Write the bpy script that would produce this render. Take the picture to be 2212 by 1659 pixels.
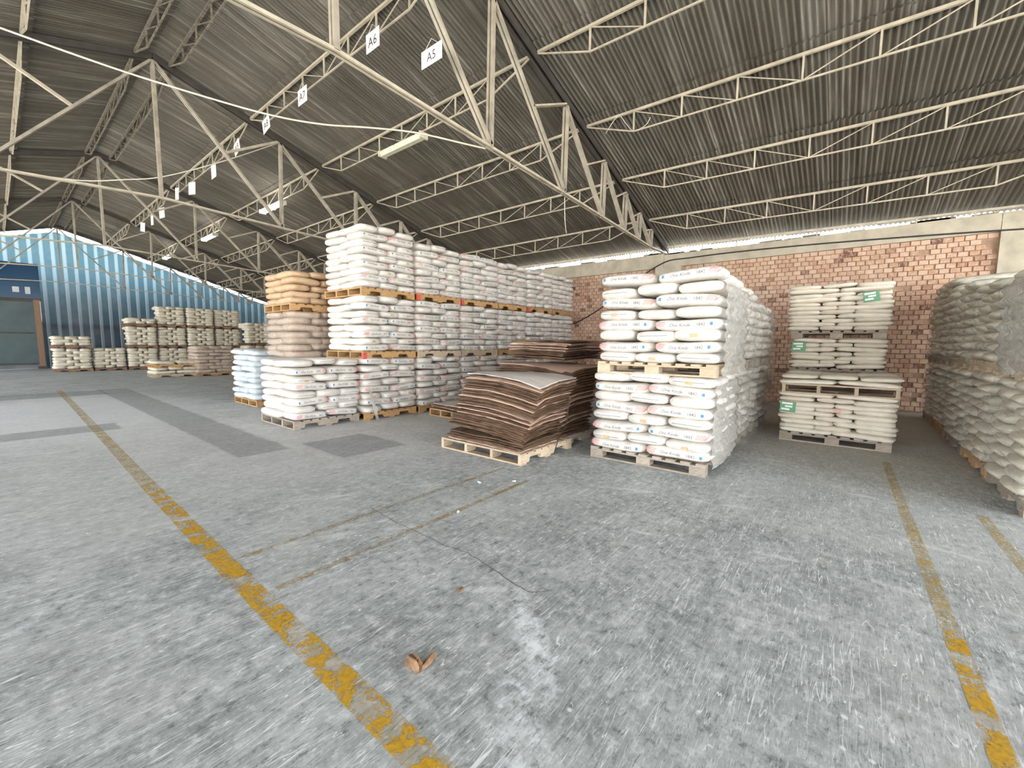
import bpy, math, random
import numpy as np
from mathutils import Vector, Matrix, noise
random.seed(7)
scene = bpy.context.scene
for o in list(bpy.data.objects): bpy.data.objects.remove(o)
COL = scene.collection

# ------------------------------------------------------------------ camera
cam_d = bpy.data.cameras.new('camera'); cam = bpy.data.objects.new('camera', cam_d); COL.objects.link(cam)
def cam_dirs():
    c = np.array([1106., 829.5]); v1 = np.array([-20., 691.]); v2 = np.array([1840., 747.])
    f = math.sqrt(-np.dot(v1-c, v2-c))
    k = lambda p: np.array([(p[0]-c[0])/f, -(p[1]-c[1])/f, -1.0])
    Y = k(v1); Y /= np.linalg.norm(Y)
    X = k(v2); X -= Y*np.dot(X, Y); X /= np.linalg.norm(X)
    Z = np.cross(X, Y)
    Y = Y-0.03*Z; Y /= np.linalg.norm(Y); Z = np.cross(X, Y)
    return f, np.array([X, Y, Z])
FPX, RW = cam_dirs()
M = Matrix([[*RW[0], 0], [*RW[1], 0], [*RW[2], 0], [0, 0, 0, 1]]); M.translation = Vector((0, 0, 1.38))
cam.matrix_world = M
cam_d.sensor_width = 36; cam_d.lens = FPX/2212*36; cam_d.clip_start = 0.05; cam_d.clip_end = 400
scene.camera = cam

# ------------------------------------------------------------------ sky, sun, exposure
w = bpy.data.worlds.new('sky'); scene.world = w; w.use_nodes = True
bg = w.node_tree.nodes['Background']; bg.inputs[0].default_value = (0.90, 0.95, 1.0, 1); bg.inputs[1].default_value = 5.0
sun_d = bpy.data.lights.new('sun', 'SUN'); sun = bpy.data.objects.new('sun', sun_d); COL.objects.link(sun)
sun_d.energy = 16.0; sun_d.angle = 0.02; sun_d.color = (1.0, 0.93, 0.82)
sun.rotation_euler = (Matrix.Rotation(math.radians(20), 3, 'Z') @ Matrix.Rotation(math.radians(-36), 3, 'Y')).to_euler()
vs = scene.view_settings; vs.view_transform = 'Standard'; vs.look = 'None'; vs.exposure = 1.0; vs.gamma = 1; vs.use_curve_mapping = False
scene.cycles.max_bounces = 10; scene.cycles.diffuse_bounces = 6; scene.cycles.transparent_max_bounces = 24

# ------------------------------------------------------------------ material helpers
class NT:
    def __init__(s, name):
        s.m = bpy.data.materials.new(name); s.m.use_nodes = True; s.t = s.m.node_tree; s.n = s.t.nodes; s.l = s.t.links
        s.b = s.n['Principled BSDF']; s.out = s.n['Material Output']
    def node(s, typ, **kw):
        n = s.n.new(typ)
        for k, v in kw.items():
            if k.startswith('i_'):
                n.inputs[k[2:].replace('_', ' ')].default_value = v
            else: setattr(n, k, v)
        return n
    def link(s, a, b): s.l.new(a, b)
    def coord(s, kind='Object', scale=(1, 1, 1), rot=(0, 0, 0), loc=(0, 0, 0)):
        tc = s.node('ShaderNodeTexCoord'); mp = s.node('ShaderNodeMapping')
        mp.inputs['Scale'].default_value = scale; mp.inputs['Rotation'].default_value = rot; mp.inputs['Location'].default_value = loc
        s.link(tc.outputs[kind], mp.inputs[0]); return mp.outputs[0]
    def world(s, scale=(1, 1, 1), rot=(0, 0, 0)):
        g = s.node('ShaderNodeNewGeometry'); mp = s.node('ShaderNodeMapping')
        mp.inputs['Scale'].default_value = scale; mp.inputs['Rotation'].default_value = rot
        s.link(g.outputs['Position'], mp.inputs[0]); return mp.outputs[0]
    def noise(s, vec, scale, detail=4, rough=0.55, dist=0.0):
        n = s.node('ShaderNodeTexNoise'); n.inputs['Scale'].default_value = scale; n.inputs['Detail'].default_value = detail
        n.inputs['Roughness'].default_value = rough; n.inputs['Distortion'].default_value = dist
        s.link(vec, n.inputs['Vector']); return n.outputs['Fac']
    def ramp(s, fac, stops, interp='LINEAR'):
        r = s.node('ShaderNodeValToRGB'); r.color_ramp.interpolation = interp
        e = r.color_ramp.elements
        while len(e) < len(stops): e.new(0.5)
        for i, (p, c) in enumerate(stops):
            e[i].position = p; e[i].color = (*c, 1) if len(c) == 3 else c
        s.link(fac, r.inputs[0]); return r.outputs[0]
    def fr(s, fac, a, b):   # smooth mask a..b
        m = s.node('ShaderNodeMapRange'); m.interpolation_type = 'SMOOTHSTEP'
        m.inputs['From Min'].default_value = a; m.inputs['From Max'].default_value = b
        s.link(fac, m.inputs['Value']); return m.outputs[0]
    def math(s, op, a, b=None):
        m = s.node('ShaderNodeMath', operation=op)
        for i, v in enumerate((a, b)):
            if v is None: continue
            if isinstance(v, (int, float)): m.inputs[i].default_value = v
            else: s.link(v, m.inputs[i])
        return m.outputs[0]
    def mix(s, fac, a, b, mode='MIX'):
        m = s.node('ShaderNodeMix', data_type='RGBA', blend_type=mode)
        if isinstance(fac, (int, float)): m.inputs[0].default_value = fac
        else: s.link(fac, m.inputs[0])
        for i, v in ((6, a), (7, b)):
            if isinstance(v, tuple): m.inputs[i].default_value = (*v, 1)
            else: s.link(v, m.inputs[i])
        return m.outputs[2]
    def bump(s, h, strength=0.3, dist=0.02):
        b = s.node('ShaderNodeBump'); b.inputs['Strength'].default_value = strength; b.inputs['Distance'].default_value = dist
        s.link(h, b.inputs['Height']); s.link(b.outputs[0], s.b.inputs['Normal'])
    def color(s, c):
        if isinstance(c, tuple): s.b.inputs['Base Color'].default_value = (*c, 1)
        else: s.link(c, s.b.inputs['Base Color'])
    def rough(s, r): s.b.inputs['Roughness'].default_value = r
    def objrand(s): return s.node('ShaderNodeObjectInfo').outputs['Random']

MAT = {}
def simple(name, c, rough=0.6, var=0.15, scale=8, metal=0.0, bump=0.0):
    k = NT(name); n = k.noise(k.world(), scale, 4)
    lo = tuple(x*(1-var) for x in c); hi = tuple(min(1, x*(1+var)) for x in c)
    k.color(k.ramp(n, [(0.3, lo), (0.7, hi)])); k.rough(rough); k.b.inputs['Metallic'].default_value = metal
    if bump: k.bump(n, bump, 0.02)
    MAT[name] = k.m; return k.m

# floor concrete
def make_floor_mat():
    k = NT('worn_concrete')
    p = k.world()
    big = k.noise(p, 0.35, 4, 0.6); mid = k.noise(p, 2.2, 6, 0.65); fine = k.noise(p, 14, 8, 0.75)
    st1 = k.noise(k.world((1.2, 9, 1), (0, 0, 0.5)), 3.0, 8, 0.75, 0.6)
    st2 = k.noise(k.world((1.2, 10, 1), (0, 0, -0.75)), 2.6, 8, 0.75, 0.4)
    c = k.ramp(mid, [(0.3, (0.22, 0.237, 0.233)), (0.5, (0.35, 0.372, 0.366)), (0.72, (0.49, 0.512, 0.507))])
    c = k.mix(k.math('MULTIPLY', k.fr(st1, 0.48, 0.66), 0.5), c, (0.56, 0.59, 0.59))
    c = k.mix(k.math('MULTIPLY', k.fr(st2, 0.44, 0.28), 0.55), c, (0.17, 0.185, 0.185))
    c = k.mix(k.math('MULTIPLY', k.fr(fine, 0.5, 0.64), 0.65), c, (0.66, 0.68, 0.68))
    c = k.mix(k.math('MULTIPLY', k.fr(fine, 0.48, 0.34), 0.75), c, (0.10, 0.11, 0.11))
    c = k.mix(k.math('MULTIPLY', k.fr(big, 0.48, 0.62), 0.35), c, (0.56, 0.56, 0.545))
    # long pale scratches: thin iso-lines of warped noise in three directions
    for rot, sc, of in ((0.35, (0.5, 7, 1), 0.5), (-0.6, (0.6, 8, 1), 0.52), (1.25, (0.45, 6, 1), 0.49), (2.2, (0.8, 9, 1), 0.5)):
        n = k.noise(k.world(sc, (0, 0, rot)), 2.4, 2, 0.5, 0.3)
        d = k.math('ABSOLUTE', k.math('SUBTRACT', n, of))
        line = k.fr(d, 0.006, 0.001)
        patch = k.fr(k.noise(k.world((1, 1, 1), (0, 0, rot)), 3.2, 3), 0.47, 0.58)
        c = k.mix(k.math('MULTIPLY', k.math('MULTIPLY', line, patch), 0.85), c, (0.84, 0.86, 0.86))
    # arc tyre marks
    wv = k.node('ShaderNodeTexWave', wave_type='RINGS', rings_direction='Z'); wv.inputs['Scale'].default_value = 0.35; wv.inputs['Distortion'].default_value = 2.0; wv.inputs['Detail'].default_value = 2
    k.link(k.world((1, 1, 0), (0, 0, 0.4)), wv.inputs[0])
    c = k.mix(k.math('MULTIPLY', k.math('MULTIPLY', k.fr(wv.outputs['Fac'], 0.985, 1.0), k.fr(mid, 0.5, 0.6)), 0.5), c, (0.72, 0.74, 0.74))
    # pale dust crumbs
    vo = k.node('ShaderNodeTexVoronoi'); vo.inputs['Scale'].default_value = 11; k.link(p, vo.inputs['Vector'])
    crumbs = k.math('MULTIPLY', k.fr(vo.outputs['Distance'], 0.16, 0.08), k.fr(k.noise(p, 0.9, 3), 0.52, 0.62))
    c = k.mix(k.math('MULTIPLY', crumbs, 0.8), c, (0.82, 0.84, 0.86))
    # spilled white powder near the camera (stains with their own outline), then painted light farther in
    def blob(cx, cy, rx, ry, edge=0.45, ang=0):
        mp = k.node('ShaderNodeMapping'); mp.vector_type = 'TEXTURE'
        mp.inputs['Location'].default_value = (cx, cy, 0); mp.inputs['Scale'].default_value = (rx, ry, 1); mp.inputs['Rotation'].default_value = (0, 0, ang)
        g = k.node('ShaderNodeNewGeometry'); k.link(g.outputs['Position'], mp.inputs[0])
        sp = k.node('ShaderNodeSeparateXYZ'); k.link(mp.outputs[0], sp.inputs[0])
        r = k.math('SQRT', k.math('ADD', k.math('POWER', sp.outputs[0], 2.0), k.math('POWER', sp.outputs[1], 2.0)))
        r = k.math('ADD', r, k.math('MULTIPLY', k.math('SUBTRACT', st1, 0.5), 1.6))
        return k.fr(r, 1.0+edge, 1.0-edge)
    c = k.mix(k.math('MULTIPLY', k.math('MULTIPLY', blob(1.50, 1.08, 0.30, 0.07, 0.5, 0.85), k.fr(fine, 0.38, 0.6)), 0.75), c, (0.84, 0.87, 0.89))
    c = k.mix(k.math('MULTIPLY', k.math('MULTIPLY', blob(1.08, 0.82, 0.28, 0.08, 0.6, 0.75), k.fr(fine, 0.40, 0.62)), 0.6), c, (0.80, 0.84, 0.86))
    c = k.mix(k.math('MULTIPLY', blob(0.9, 11.5, 1.9, 3.6, 0.5), 0.65), c, (0.85, 0.87, 0.88))  # painted light: floor paled where daylight from the left opening falls
    c = k.mix(k.math('MULTIPLY', blob(3.0, 6.2, 3.2, 2.4, 0.5), 0.42), c, (0.74, 0.72, 0.71))  # painted light: paler albedo lifts the dim floor by the stacks
    c = k.mix(k.math('MULTIPLY', blob(8.6, -0.2, 2.9, 1.7, 0.4), 0.55), c, (0.47, 0.43, 0.37))
    # darker relaid slabs
    def slab(x0, x1, y0, y1):
        g = k.node('ShaderNodeNewGeometry'); sp = k.node('ShaderNodeSeparateXYZ'); k.link(g.outputs['Position'], sp.inputs[0])
        def inside(v, a, b):
            v = k.math('ADD', v, k.math('MULTIPLY', k.math('SUBTRACT', mid, 0.5), 0.12))
            return k.math('MULTIPLY', k.fr(v, a-0.03, a+0.03), k.fr(v, b+0.03, b-0.03))
        return k.math('MULTIPLY', inside(sp.outputs[0], x0, x1), inside(sp.outputs[1], y0, y1))
    for a in ((1.75, 2.35, 5.6, 16.5), (2.55, 3.45, 4.65, 5.75), (-1.0, 1.2, 8.9, 9.6), (-1.0, 1.8, 15.0, 16.4)):
        c = k.mix(k.math('MULTIPLY', slab(*a), k.math('ADD', k.math('MULTIPLY', st1, 0.9), 0.0)), c, (0.085, 0.09, 0.092))
    # construction joint
    for a in ((2.42, 2.45, 2.0, 20), (-2, 12, 4.42, 4.45)):
        c = k.mix(k.math('MULTIPLY', slab(*a), 0.25), c, (0.70, 0.70, 0.69))
    # dense fine streaks left by dragged pallets
    f1 = k.noise(k.world((2.5, 16, 1), (0, 0, 0.45)), 5.0, 8, 0.8, 0.5); f2 = k.noise(k.world((2.5, 16, 1), (0, 0, -0.2)), 6.0, 8, 0.8, 0.5)
    c = k.mix(k.math('MULTIPLY', k.fr(f1, 0.52, 0.64), 0.5), c, (0.80, 0.82, 0.82))
    c = k.mix(k.math('MULTIPLY', k.fr(f2, 0.47, 0.35), 0.7), c, (0.09, 0.10, 0.10))
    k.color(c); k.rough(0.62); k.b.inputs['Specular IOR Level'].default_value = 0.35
    k.bump(fine, 0.25, 0.01); MAT['floor'] = k.m
make_floor_mat()

def make_paint(name, c, lo, hi, smear=0.12):
    k = NT(name)
    n = k.noise(k.world((1, 1, 1), (0, 0, 0.3)), 7, 7, 0.62, 0.5); n2 = k.noise(k.world(), 45, 4, 0.7)
    a = k.math('MULTIPLY', k.fr(k.math('ADD', n, k.math('MULTIPLY', k.math('SUBTRACT', n2, 0.5), 0.35)), lo, hi), 0.93-smear)
    a = k.math('ADD', a, k.math('MULTIPLY', k.fr(n2, 0.3, 0.6), smear))
    k.color(k.ramp(n2, [(0.3, tuple(x*0.75 for x in c)), (0.7, c)])); k.rough(0.6)
    tr = k.node('ShaderNodeBsdfTransparent'); mx = k.node('ShaderNodeMixShader')
    k.link(a, mx.inputs[0]); k.link(tr.outputs[0], mx.inputs[1]); k.link(k.b.outputs[0], mx.inputs[2]); k.link(mx.outputs[0], k.out.inputs[0])
    MAT[name] = k.m
make_paint('yellow_paint', (0.66, 0.37, 0.015), 0.45, 0.55, 0.22)
make_paint('yellow_paint_faint', (0.58, 0.40, 0.11), 0.46, 0.72, 0.42)
make_paint('orange_paint_faint', (0.54, 0.33, 0.10), 0.48, 0.74, 0.34)

def make_sack(name, c, rough=0.5, dirt=0.2, sheen=0.0, bump=0.5):
    k = NT(name); p = k.world(); n = k.noise(p, 9, 5, 0.6); r = k.objrand()
    wr = k.noise(k.world((3, 3, 9)), 7, 4, 0.6, 0.8)
    lo = tuple(x*(1-dirt) for x in c)
    col = k.ramp(n, [(0.28, lo), (0.6, c)])
    col = k.mix(k.math('MULTIPLY', r, 0.16), col, tuple(x*y for x, y in zip(c, (0.93, 0.85, 0.72))))
    k.color(col); k.rough(rough); k.bump(wr, bump, 0.02); k.b.inputs['Coat Weight'].default_value = sheen
    k.b.inputs['Coat Roughness'].default_value = 0.22
    MAT[name] = k.m
make_sack('sack_white', (0.77, 0.725, 0.67))
make_sack('sack_bluewhite', (0.66, 0.71, 0.75))
make_sack('sack_brown', (0.62, 0.43, 0.27), 0.7, 0.25)
make_sack('sack_brownwrap', (0.60, 0.46, 0.36), 0.4, 0.3, 0.5)
make_sack('sack_cream', (0.87, 0.80, 0.69), 0.6, 0.12)
make_sack('sack_far', (0.72, 0.66, 0.54), 0.6, 0.2)
make_sack('sack_wrapped', (0.70, 0.66, 0.55), 0.4, 0.25, 0.7, 0.7)
simple('ink_grey', (0.16, 0.16, 0.17), 0.6, 0.3, 40)
simple('ink_red', (0.78, 0.33, 0.32), 0.6, 0.25, 30)
simple('ink_blue', (0.05, 0.22, 0.42), 0.5, 0.1, 30)
simple('tag_tan', (0.55, 0.38, 0.20), 0.7, 0.15, 20)
simple('green_label', (0.12, 0.33, 0.16), 0.5, 0.1, 20)
simple('label_white', (0.85, 0.87, 0.83), 0.5, 0.05, 20)
simple('sign_white', (0.90, 0.87, 0.84), 0.5, 0.04, 12)
simple('ink_black', (0.05, 0.04, 0.04), 0.6, 0.1, 30)
simple('steel_dust', (0.17, 0.145, 0.11), 0.8, 0.5, 14)
simple('steel_pale', (0.47, 0.41, 0.315), 0.55, 0.22, 6)
simple('steel_truss', (0.36, 0.315, 0.25), 0.55, 0.25, 5)
simple('steel_dark', (0.055, 0.047, 0.04), 0.7, 0.3, 5)
simple('concrete_beam', (0.46, 0.405, 0.315), 0.85, 0.18, 4, bump=0.3)
simple('mortar', (0.40, 0.265, 0.18), 0.95, 0.25, 10)
simple('plaster_dark', (0.20, 0.17, 0.14), 0.9, 0.2, 3)
simple('cable_black', (0.03, 0.028, 0.026), 0.6, 0.1)
simple('cable_pale', (0.62, 0.57, 0.47), 0.5, 0.1)
simple('lamp_old', (0.66, 0.62, 0.47), 0.5, 0.1)
simple('door_panel', (0.06, 0.088, 0.092), 0.5, 0.15, 2)
simple('red_paint', (0.62, 0.10, 0.07), 0.6, 0.2, 20)
simple('bark', (0.22, 0.125, 0.065), 0.85, 0.45, 25, bump=0.5)
simple('yard', (0.55, 0.54, 0.50), 0.9, 0.1, 0.5)
simple('blocker_dark', (0.20, 0.21, 0.22), 0.9, 0.2, 1)

def make_wood(name, a, b):
    k = NT(name); v = k.coord('Object', (2.5, 2.5, 14)); n = k.noise(v, 6, 6, 0.65, 0.4); r = k.objrand()
    c = k.ramp(n, [(0.28, a), (0.7, b)])
    c = k.mix(k.math('MULTIPLY', r, 0.45), c, tuple(x*0.55 for x in a))
    k.color(c); k.rough(0.8); k.bump(n, 0.3, 0.01); MAT[name] = k.m
make_wood('wood_grey', (0.26, 0.20, 0.15), (0.58, 0.50, 0.41))
make_wood('wood_orange', (0.40, 0.21, 0.08), (0.66, 0.42, 0.19))
make_wood('wood_pale', (0.45, 0.33, 0.21), (0.72, 0.58, 0.42))
make_wood('wood_dark', (0.17, 0.09, 0.055), (0.40, 0.25, 0.16))
def make_veneer(name, a, b):
    k = NT(name); n = k.noise(k.coord('Object', (3, 1.0, 60)), 5, 6, 0.7, 0.5); r = k.objrand()
    n2 = k.noise(k.world((1, 1, 40)), 6, 4, 0.6)
    c = k.ramp(n, [(0.25, a), (0.75, b)])
    c = k.mix(k.fr(n2, 0.45, 0.7), c, tuple(x*0.45 for x in a))
    c = k.mix(k.fr(r, 0.80, 0.83), c, (0.56, 0.38, 0.28))
    k.color(c); k.rough(0.8); k.bump(n, 0.4, 0.01); MAT[name] = k.m
make_veneer('veneer', (0.075, 0.04, 0.022), (0.26, 0.15, 0.083))
def make_veneer_top():
    k = NT('veneer_top'); n = k.noise(k.coord('Object', (14, 1.2, 1)), 3, 5, 0.6)
    k.color(k.ramp(n, [(0.3, (0.50, 0.45, 0.40)), (0.7, (0.72, 0.66, 0.60))])); k.rough(0.7); MAT['veneer_top'] = k.m
make_veneer_top()

def make_brick():
    k = NT('brick'); g = k.node('ShaderNodeNewGeometry')
    r = k.math('FRACT', k.math('ADD', k.objrand(), g.outputs['Random Per Island']))
    n = k.noise(k.world(), 18, 6, 0.7); n2 = k.noise(k.world(), 1.3, 3)
    c = k.ramp(r, [(0.0, (0.45, 0.26, 0.17)), (0.35, (0.53, 0.335, 0.23)), (0.7, (0.60, 0.42, 0.31)), (0.93, (0.55, 0.33, 0.20)), (0.96, (0.20, 0.08, 0.045)), (1.0, (0.16, 0.07, 0.05))])
    c = k.mix(k.math('MULTIPLY', k.fr(n, 0.42, 0.66), 0.6), c, (0.66, 0.52, 0.42))
    c = k.mix(k.math('MULTIPLY', k.fr(n2, 0.5, 0.65), 0.25), c, (0.40, 0.17, 0.09))
    k.color(c); k.rough(0.92); k.bump(n, 0.5, 0.01); MAT['brick'] = k.m
make_brick()

def make_roof():
    k = NT('roof_sheet'); r = k.objrand()
    st = k.noise(k.world((0.5, 9, 0.5)), 1.0, 6, 0.65); n = k.noise(k.world(), 30, 4, 0.7); b = k.noise(k.world(), 0.5, 3)
    c = k.ramp(st, [(0.3, (0.082, 0.068, 0.05)), (0.52, (0.145, 0.127, 0.10)), (0.72, (0.33, 0.31, 0.265))])
    c = k.mix(k.math('MULTIPLY', r, 0.45), c, (0.085, 0.08, 0.066))
    c = k.mix(k.math('MULTIPLY', k.fr(b, 0.55, 0.7), 0.3), c, (0.07, 0.05, 0.035))
    c = k.mix(k.math('MULTIPLY', k.fr(n, 0.5, 0.7), 0.25), c, (0.22, 0.215, 0.19))
    k.color(c); k.rough(0.75); MAT['roof_sheet'] = k.m
make_roof()

def make_gable():
    k = NT('gable_sheet'); n = k.noise(k.world(), 1.1, 5, 0.6); f = k.noise(k.world((6, 1, 1)), 4, 4)
    c = k.ramp(n, [(0.40, (0.008, 0.03, 0.055)), (0.52, (0.05, 0.05, 0.06)), (0.7, (0.11, 0.10, 0.112))])
    k.color(c); k.rough(0.45)
    tl = k.node('ShaderNodeBsdfTranslucent'); tl.inputs[0].default_value = (0.08, 0.165, 0.205, 1)
    mx = k.node('ShaderNodeMixShader'); mx.inputs[0].default_value = 0.30
    k.link(k.b.outputs[0], mx.inputs[1]); k.link(tl.outputs[0], mx.inputs[2]); k.link(mx.outputs[0], k.out.inputs[0]); MAT['gable_sheet'] = k.m
    k = NT('gable_rib'); k.color((0.20, 0.205, 0.23)); k.rough(0.4)
    tl = k.node('ShaderNodeBsdfTranslucent'); tl.inputs[0].default_value = (0.26, 0.37, 0.42, 1)
    mx = k.node('ShaderNodeMixShader'); mx.inputs[0].default_value = 0.3
    k.link(k.b.outputs[0], mx.inputs[1]); k.link(tl.outputs[0], mx.inputs[2]); k.link(mx.outputs[0], k.out.inputs[0]); MAT['gable_rib'] = k.m
    k = NT('blue_glazing'); k.color((0.02, 0.08, 0.15)); k.rough(0.2)
    tl = k.node('ShaderNodeBsdfTranslucent'); tl.inputs[0].default_value = (0.02, 0.13, 0.24, 1)
    mx = k.node('ShaderNodeMixShader'); mx.inputs[0].default_value = 0.4
    k.link(k.b.outputs[0], mx.inputs[1]); k.link(tl.outputs[0], mx.inputs[2]); k.link(mx.outputs[0], k.out.inputs[0]); MAT['blue_glazing'] = k.m
make_gable()
def make_film(name, c, lo, hi):
    k = NT(name); n = k.noise(k.world((5, 5, 2.2), (0, 0.5, 0.4)), 3.0, 6, 0.65, 0.7)
    k.color(c); k.rough(0.25); k.bump(n, 0.9, 0.05)
    a = k.node('ShaderNodeMapRange'); a.inputs['From Min'].default_value = 0.3; a.inputs['From Max'].default_value = 0.7
    a.inputs['To Min'].default_value = lo; a.inputs['To Max'].default_value = hi; k.link(n, a.inputs[0])
    tr = k.node('ShaderNodeBsdfTransparent'); mx = k.node('ShaderNodeMixShader')
    k.link(a.outputs[0], mx.inputs[0]); k.link(tr.outputs[0], mx.inputs[1]); k.link(k.b.outputs[0], mx.inputs[2]); k.link(mx.outputs[0], k.out.inputs[0]); MAT[name] = k.m
make_film('film_dense', (0.62, 0.59, 0.54), 0.42, 0.86)
make_film('film_thin', (0.66, 0.62, 0.54), 0.05, 0.30)
make_film('film_clear', (0.5, 0.47, 0.40), 0.03, 0.22)
def make_emit(name, c, s):
    k = NT(name); k.color(c); k.b.inputs['Emission Color'].default_value = (*c, 1); k.b.inputs['Emission Strength'].default_value = s; MAT[name] = k.m
make_emit('tube_lit', (1.0, 0.98, 0.92), 6.0)

# ------------------------------------------------------------------ mesh helpers
class MB:
    def __init__(s): s.v = []; s.f = []; s.m = []
    def add(s, vs, fs, mi=0):
        o = len(s.v); s.v += [tuple(x) for x in vs]; s.f += [tuple(i+o for i in f) for f in fs]; s.m += [mi]*len(fs); return s
    def box(s, x0, x1, y0, y1, z0, z1, mi=0):
        return s.add([(x0,y0,z0),(x1,y0,z0),(x1,y1,z0),(x0,y1,z0),(x0,y0,z1),(x1,y0,z1),(x1,y1,z1),(x0,y1,z1)],
                     [(0,3,2,1),(4,5,6,7),(0,1,5,4),(1,2,6,5),(2,3,7,6),(3,0,4,7)], mi)
    def bar(s, a, b, w, h, up=(0, 0, 1), mi=0):
        a = Vector(a); b = Vector(b); d = (b-a).normalized(); u = Vector(up)
        if abs(d.dot(u)) > 0.95: u = Vector((0, 1, 0))
        r = d.cross(u).normalized(); u = r.cross(d)
        q = [(-w/2, -h/2), (w/2, -h/2), (w/2, h/2), (-w/2, h/2)]
        return s.add([a+r*x+u*y for x, y in q]+[b+r*x+u*y for x, y in q], [(0,3,2,1),(4,5,6,7),(0,1,5,4),(1,2,6,5),(2,3,7,6),(3,0,4,7)], mi)
    def tube(s, pts, r, n=6, mi=0):
        pts = [Vector(p) for p in pts]; rings = []
        for i, p in enumerate(pts):
            d = (pts[min(i+1, len(pts)-1)]-pts[max(i-1, 0)]).normalized()
            u = Vector((0, 0, 1)) if abs(d.z) < 0.9 else Vector((1, 0, 0))
            a = d.cross(u).normalized(); b = a.cross(d)
            rings.append([p+(a*math.cos(t)+b*math.sin(t))*r for t in [2*math.pi*j/n for j in range(n)]])
        vs = [v for q in rings for v in q]; fs = []
        for i in range(len(pts)-1):
            for j in range(n): fs.append((i*n+j, i*n+(j+1) % n, (i+1)*n+(j+1) % n, (i+1)*n+j))
        fs.append(tuple(range(n-1, -1, -1))); fs.append(tuple((len(pts)-1)*n+j for j in range(n)))
        return s.add(vs, fs, mi)
    def mesh(s, name, mats, smooth=False):
        me = bpy.data.meshes.new(name); me.from_pydata(s.v, [], s.f)
        for m in (mats if isinstance(mats, (list, tuple)) else [mats]): me.materials.append(MAT[m])
        if len(set(s.m)) > 1: me.polygons.foreach_set('material_index', s.m)
        if smooth: me.polygons.foreach_set('use_smooth', [True]*len(s.f))
        me.update(); return me
def obj(name, me, parent=None, loc=None, rot=None, scale=None):
    o = bpy.data.objects.new(name, me); COL.objects.link(o)
    if parent: o.parent = parent
    if loc is not None: o.location = loc
    if rot is not None: o.rotation_euler = rot
    if scale is not None: o.scale = scale
    return o
def tag(o, label, cat, group=None):
    o['label'] = label; o['category'] = cat
    if group: o['group'] = group
    return o
def struct(o, label=None):
    o['kind'] = 'structure'
    if label: o['label'] = label
    return o
def empty(name, loc=(0, 0, 0), rot=(0, 0, 0)):
    o = bpy.data.objects.new(name, None); COL.objects.link(o); o.location = loc; o.rotation_euler = rot; o.empty_display_size = 0.1; return o
def copy_tree(o, parent=None):
    c = o.copy(); COL.objects.link(c); c.parent = parent
    for ch in o.children: copy_tree(ch, c)
    return c

# ------------------------------------------------------------------ the building
RX, RZ, SL = 2.35, 6.97, 0.304            # ridge position, height and slope of the roof
EX = 12.05                                # eave
def zoff(y): return 0.022*min(0.0, y-4.2)
def roofz(x, y=5.0): return RZ-SL*abs(x-RX)+zoff(y)
TY = [-9.5, -2.65, 4.2, 11.05, 17.9, 24.3, 30.6]
GY = 31.2
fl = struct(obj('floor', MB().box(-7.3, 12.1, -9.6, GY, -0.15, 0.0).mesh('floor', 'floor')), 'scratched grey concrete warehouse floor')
struct(obj('floor_outside', MB().box(-90, 90, -90, 110, -0.5, -0.16).mesh('yard', 'yard')), 'bare concrete yard outside the warehouse')
# painted lines are parts of the floor
def line(x0, x1, y0, y1, mat, seg=12, wob=0.015, along='y'):
    vs = []; fs = []; rnd = random.Random(int(x0*100+y0*10))
    for i in range(seg+1):
        t = i/seg; w1 = rnd.uniform(-wob, wob); w2 = rnd.uniform(-wob, wob)
        if along == 'y':
            y = y0+(y1-y0)*t; vs += [(x0+w1, y, 0.0015), (x1+w2, y, 0.0015)]
        else:
            x = x0+(x1-x0)*t; vs += [(x, y0+w1, 0.0015), (x, y1+w2, 0.0015)]
    for i in range(seg): fs.append((2*i, 2*i+1, 2*i+3, 2*i+2))
    m = MB().add(vs, fs); n = len(vs)
    return obj('painted_line', m.mesh('painted_line', mat), fl)
def line_pts(pts, w, mat, label):
    vs = []; fs = []
    for i, p in enumerate(pts):
        a = Vector(pts[max(i-1, 0)]); b = Vector(pts[min(i+1, len(pts)-1)]); d = (b-a).normalized(); n = Vector((-d.y, d.x))
        vs += [(p[0]+n.x*w/2, p[1]+n.y*w/2, 0.0015), (p[0]-n.x*w/2, p[1]-n.y*w/2, 0.0015)]
    for i in range(len(pts)-1): fs.append((2*i, 2*i+2, 2*i+3, 2*i+1))
    o = obj('painted_line', MB().add(vs, fs).mesh('painted_line', mat), fl); o['label'] = label
line_pts([(0.80, 0.3), (0.80, 1.0), (0.81, 2.9), (0.84, 5.0)], 0.115, 'yellow_paint', 'wide worn yellow aisle line')
line_pts([(0.84, 5.0), (0.90, 8.0), (1.0, 13.5), (1.05, 17.0)], 0.115, 'yellow_paint_faint', 'wide faded yellow aisle line')
line_pts([(1.1, -0.50), (2.0, -0.488), (2.9, -0.467)], 0.075, 'yellow_paint', 'narrow yellow line at the right')
line_pts([(2.9, -0.467), (4.5, -0.44), (5.9, -0.416), (6.6, -0.41)], 0.075, 'yellow_paint_faint', 'narrow faded yellow line at the right')
line_pts([(0.92, 2.958), (2.2, 2.94), (3.5, 2.926)], 0.05, 'orange_paint_faint', 'thin orange line of the bay mark')
line_pts([(0.90, 2.422), (2.0, 2.44), (3.3, 2.462)], 0.05, 'orange_paint_faint', 'thin orange line of the bay mark')
line_pts([(3.0, -0.95), (4.2, -0.93), (5.0, -0.92)], 0.07, 'yellow_paint_faint', 'short yellow line beside the wrapped loads')

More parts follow.
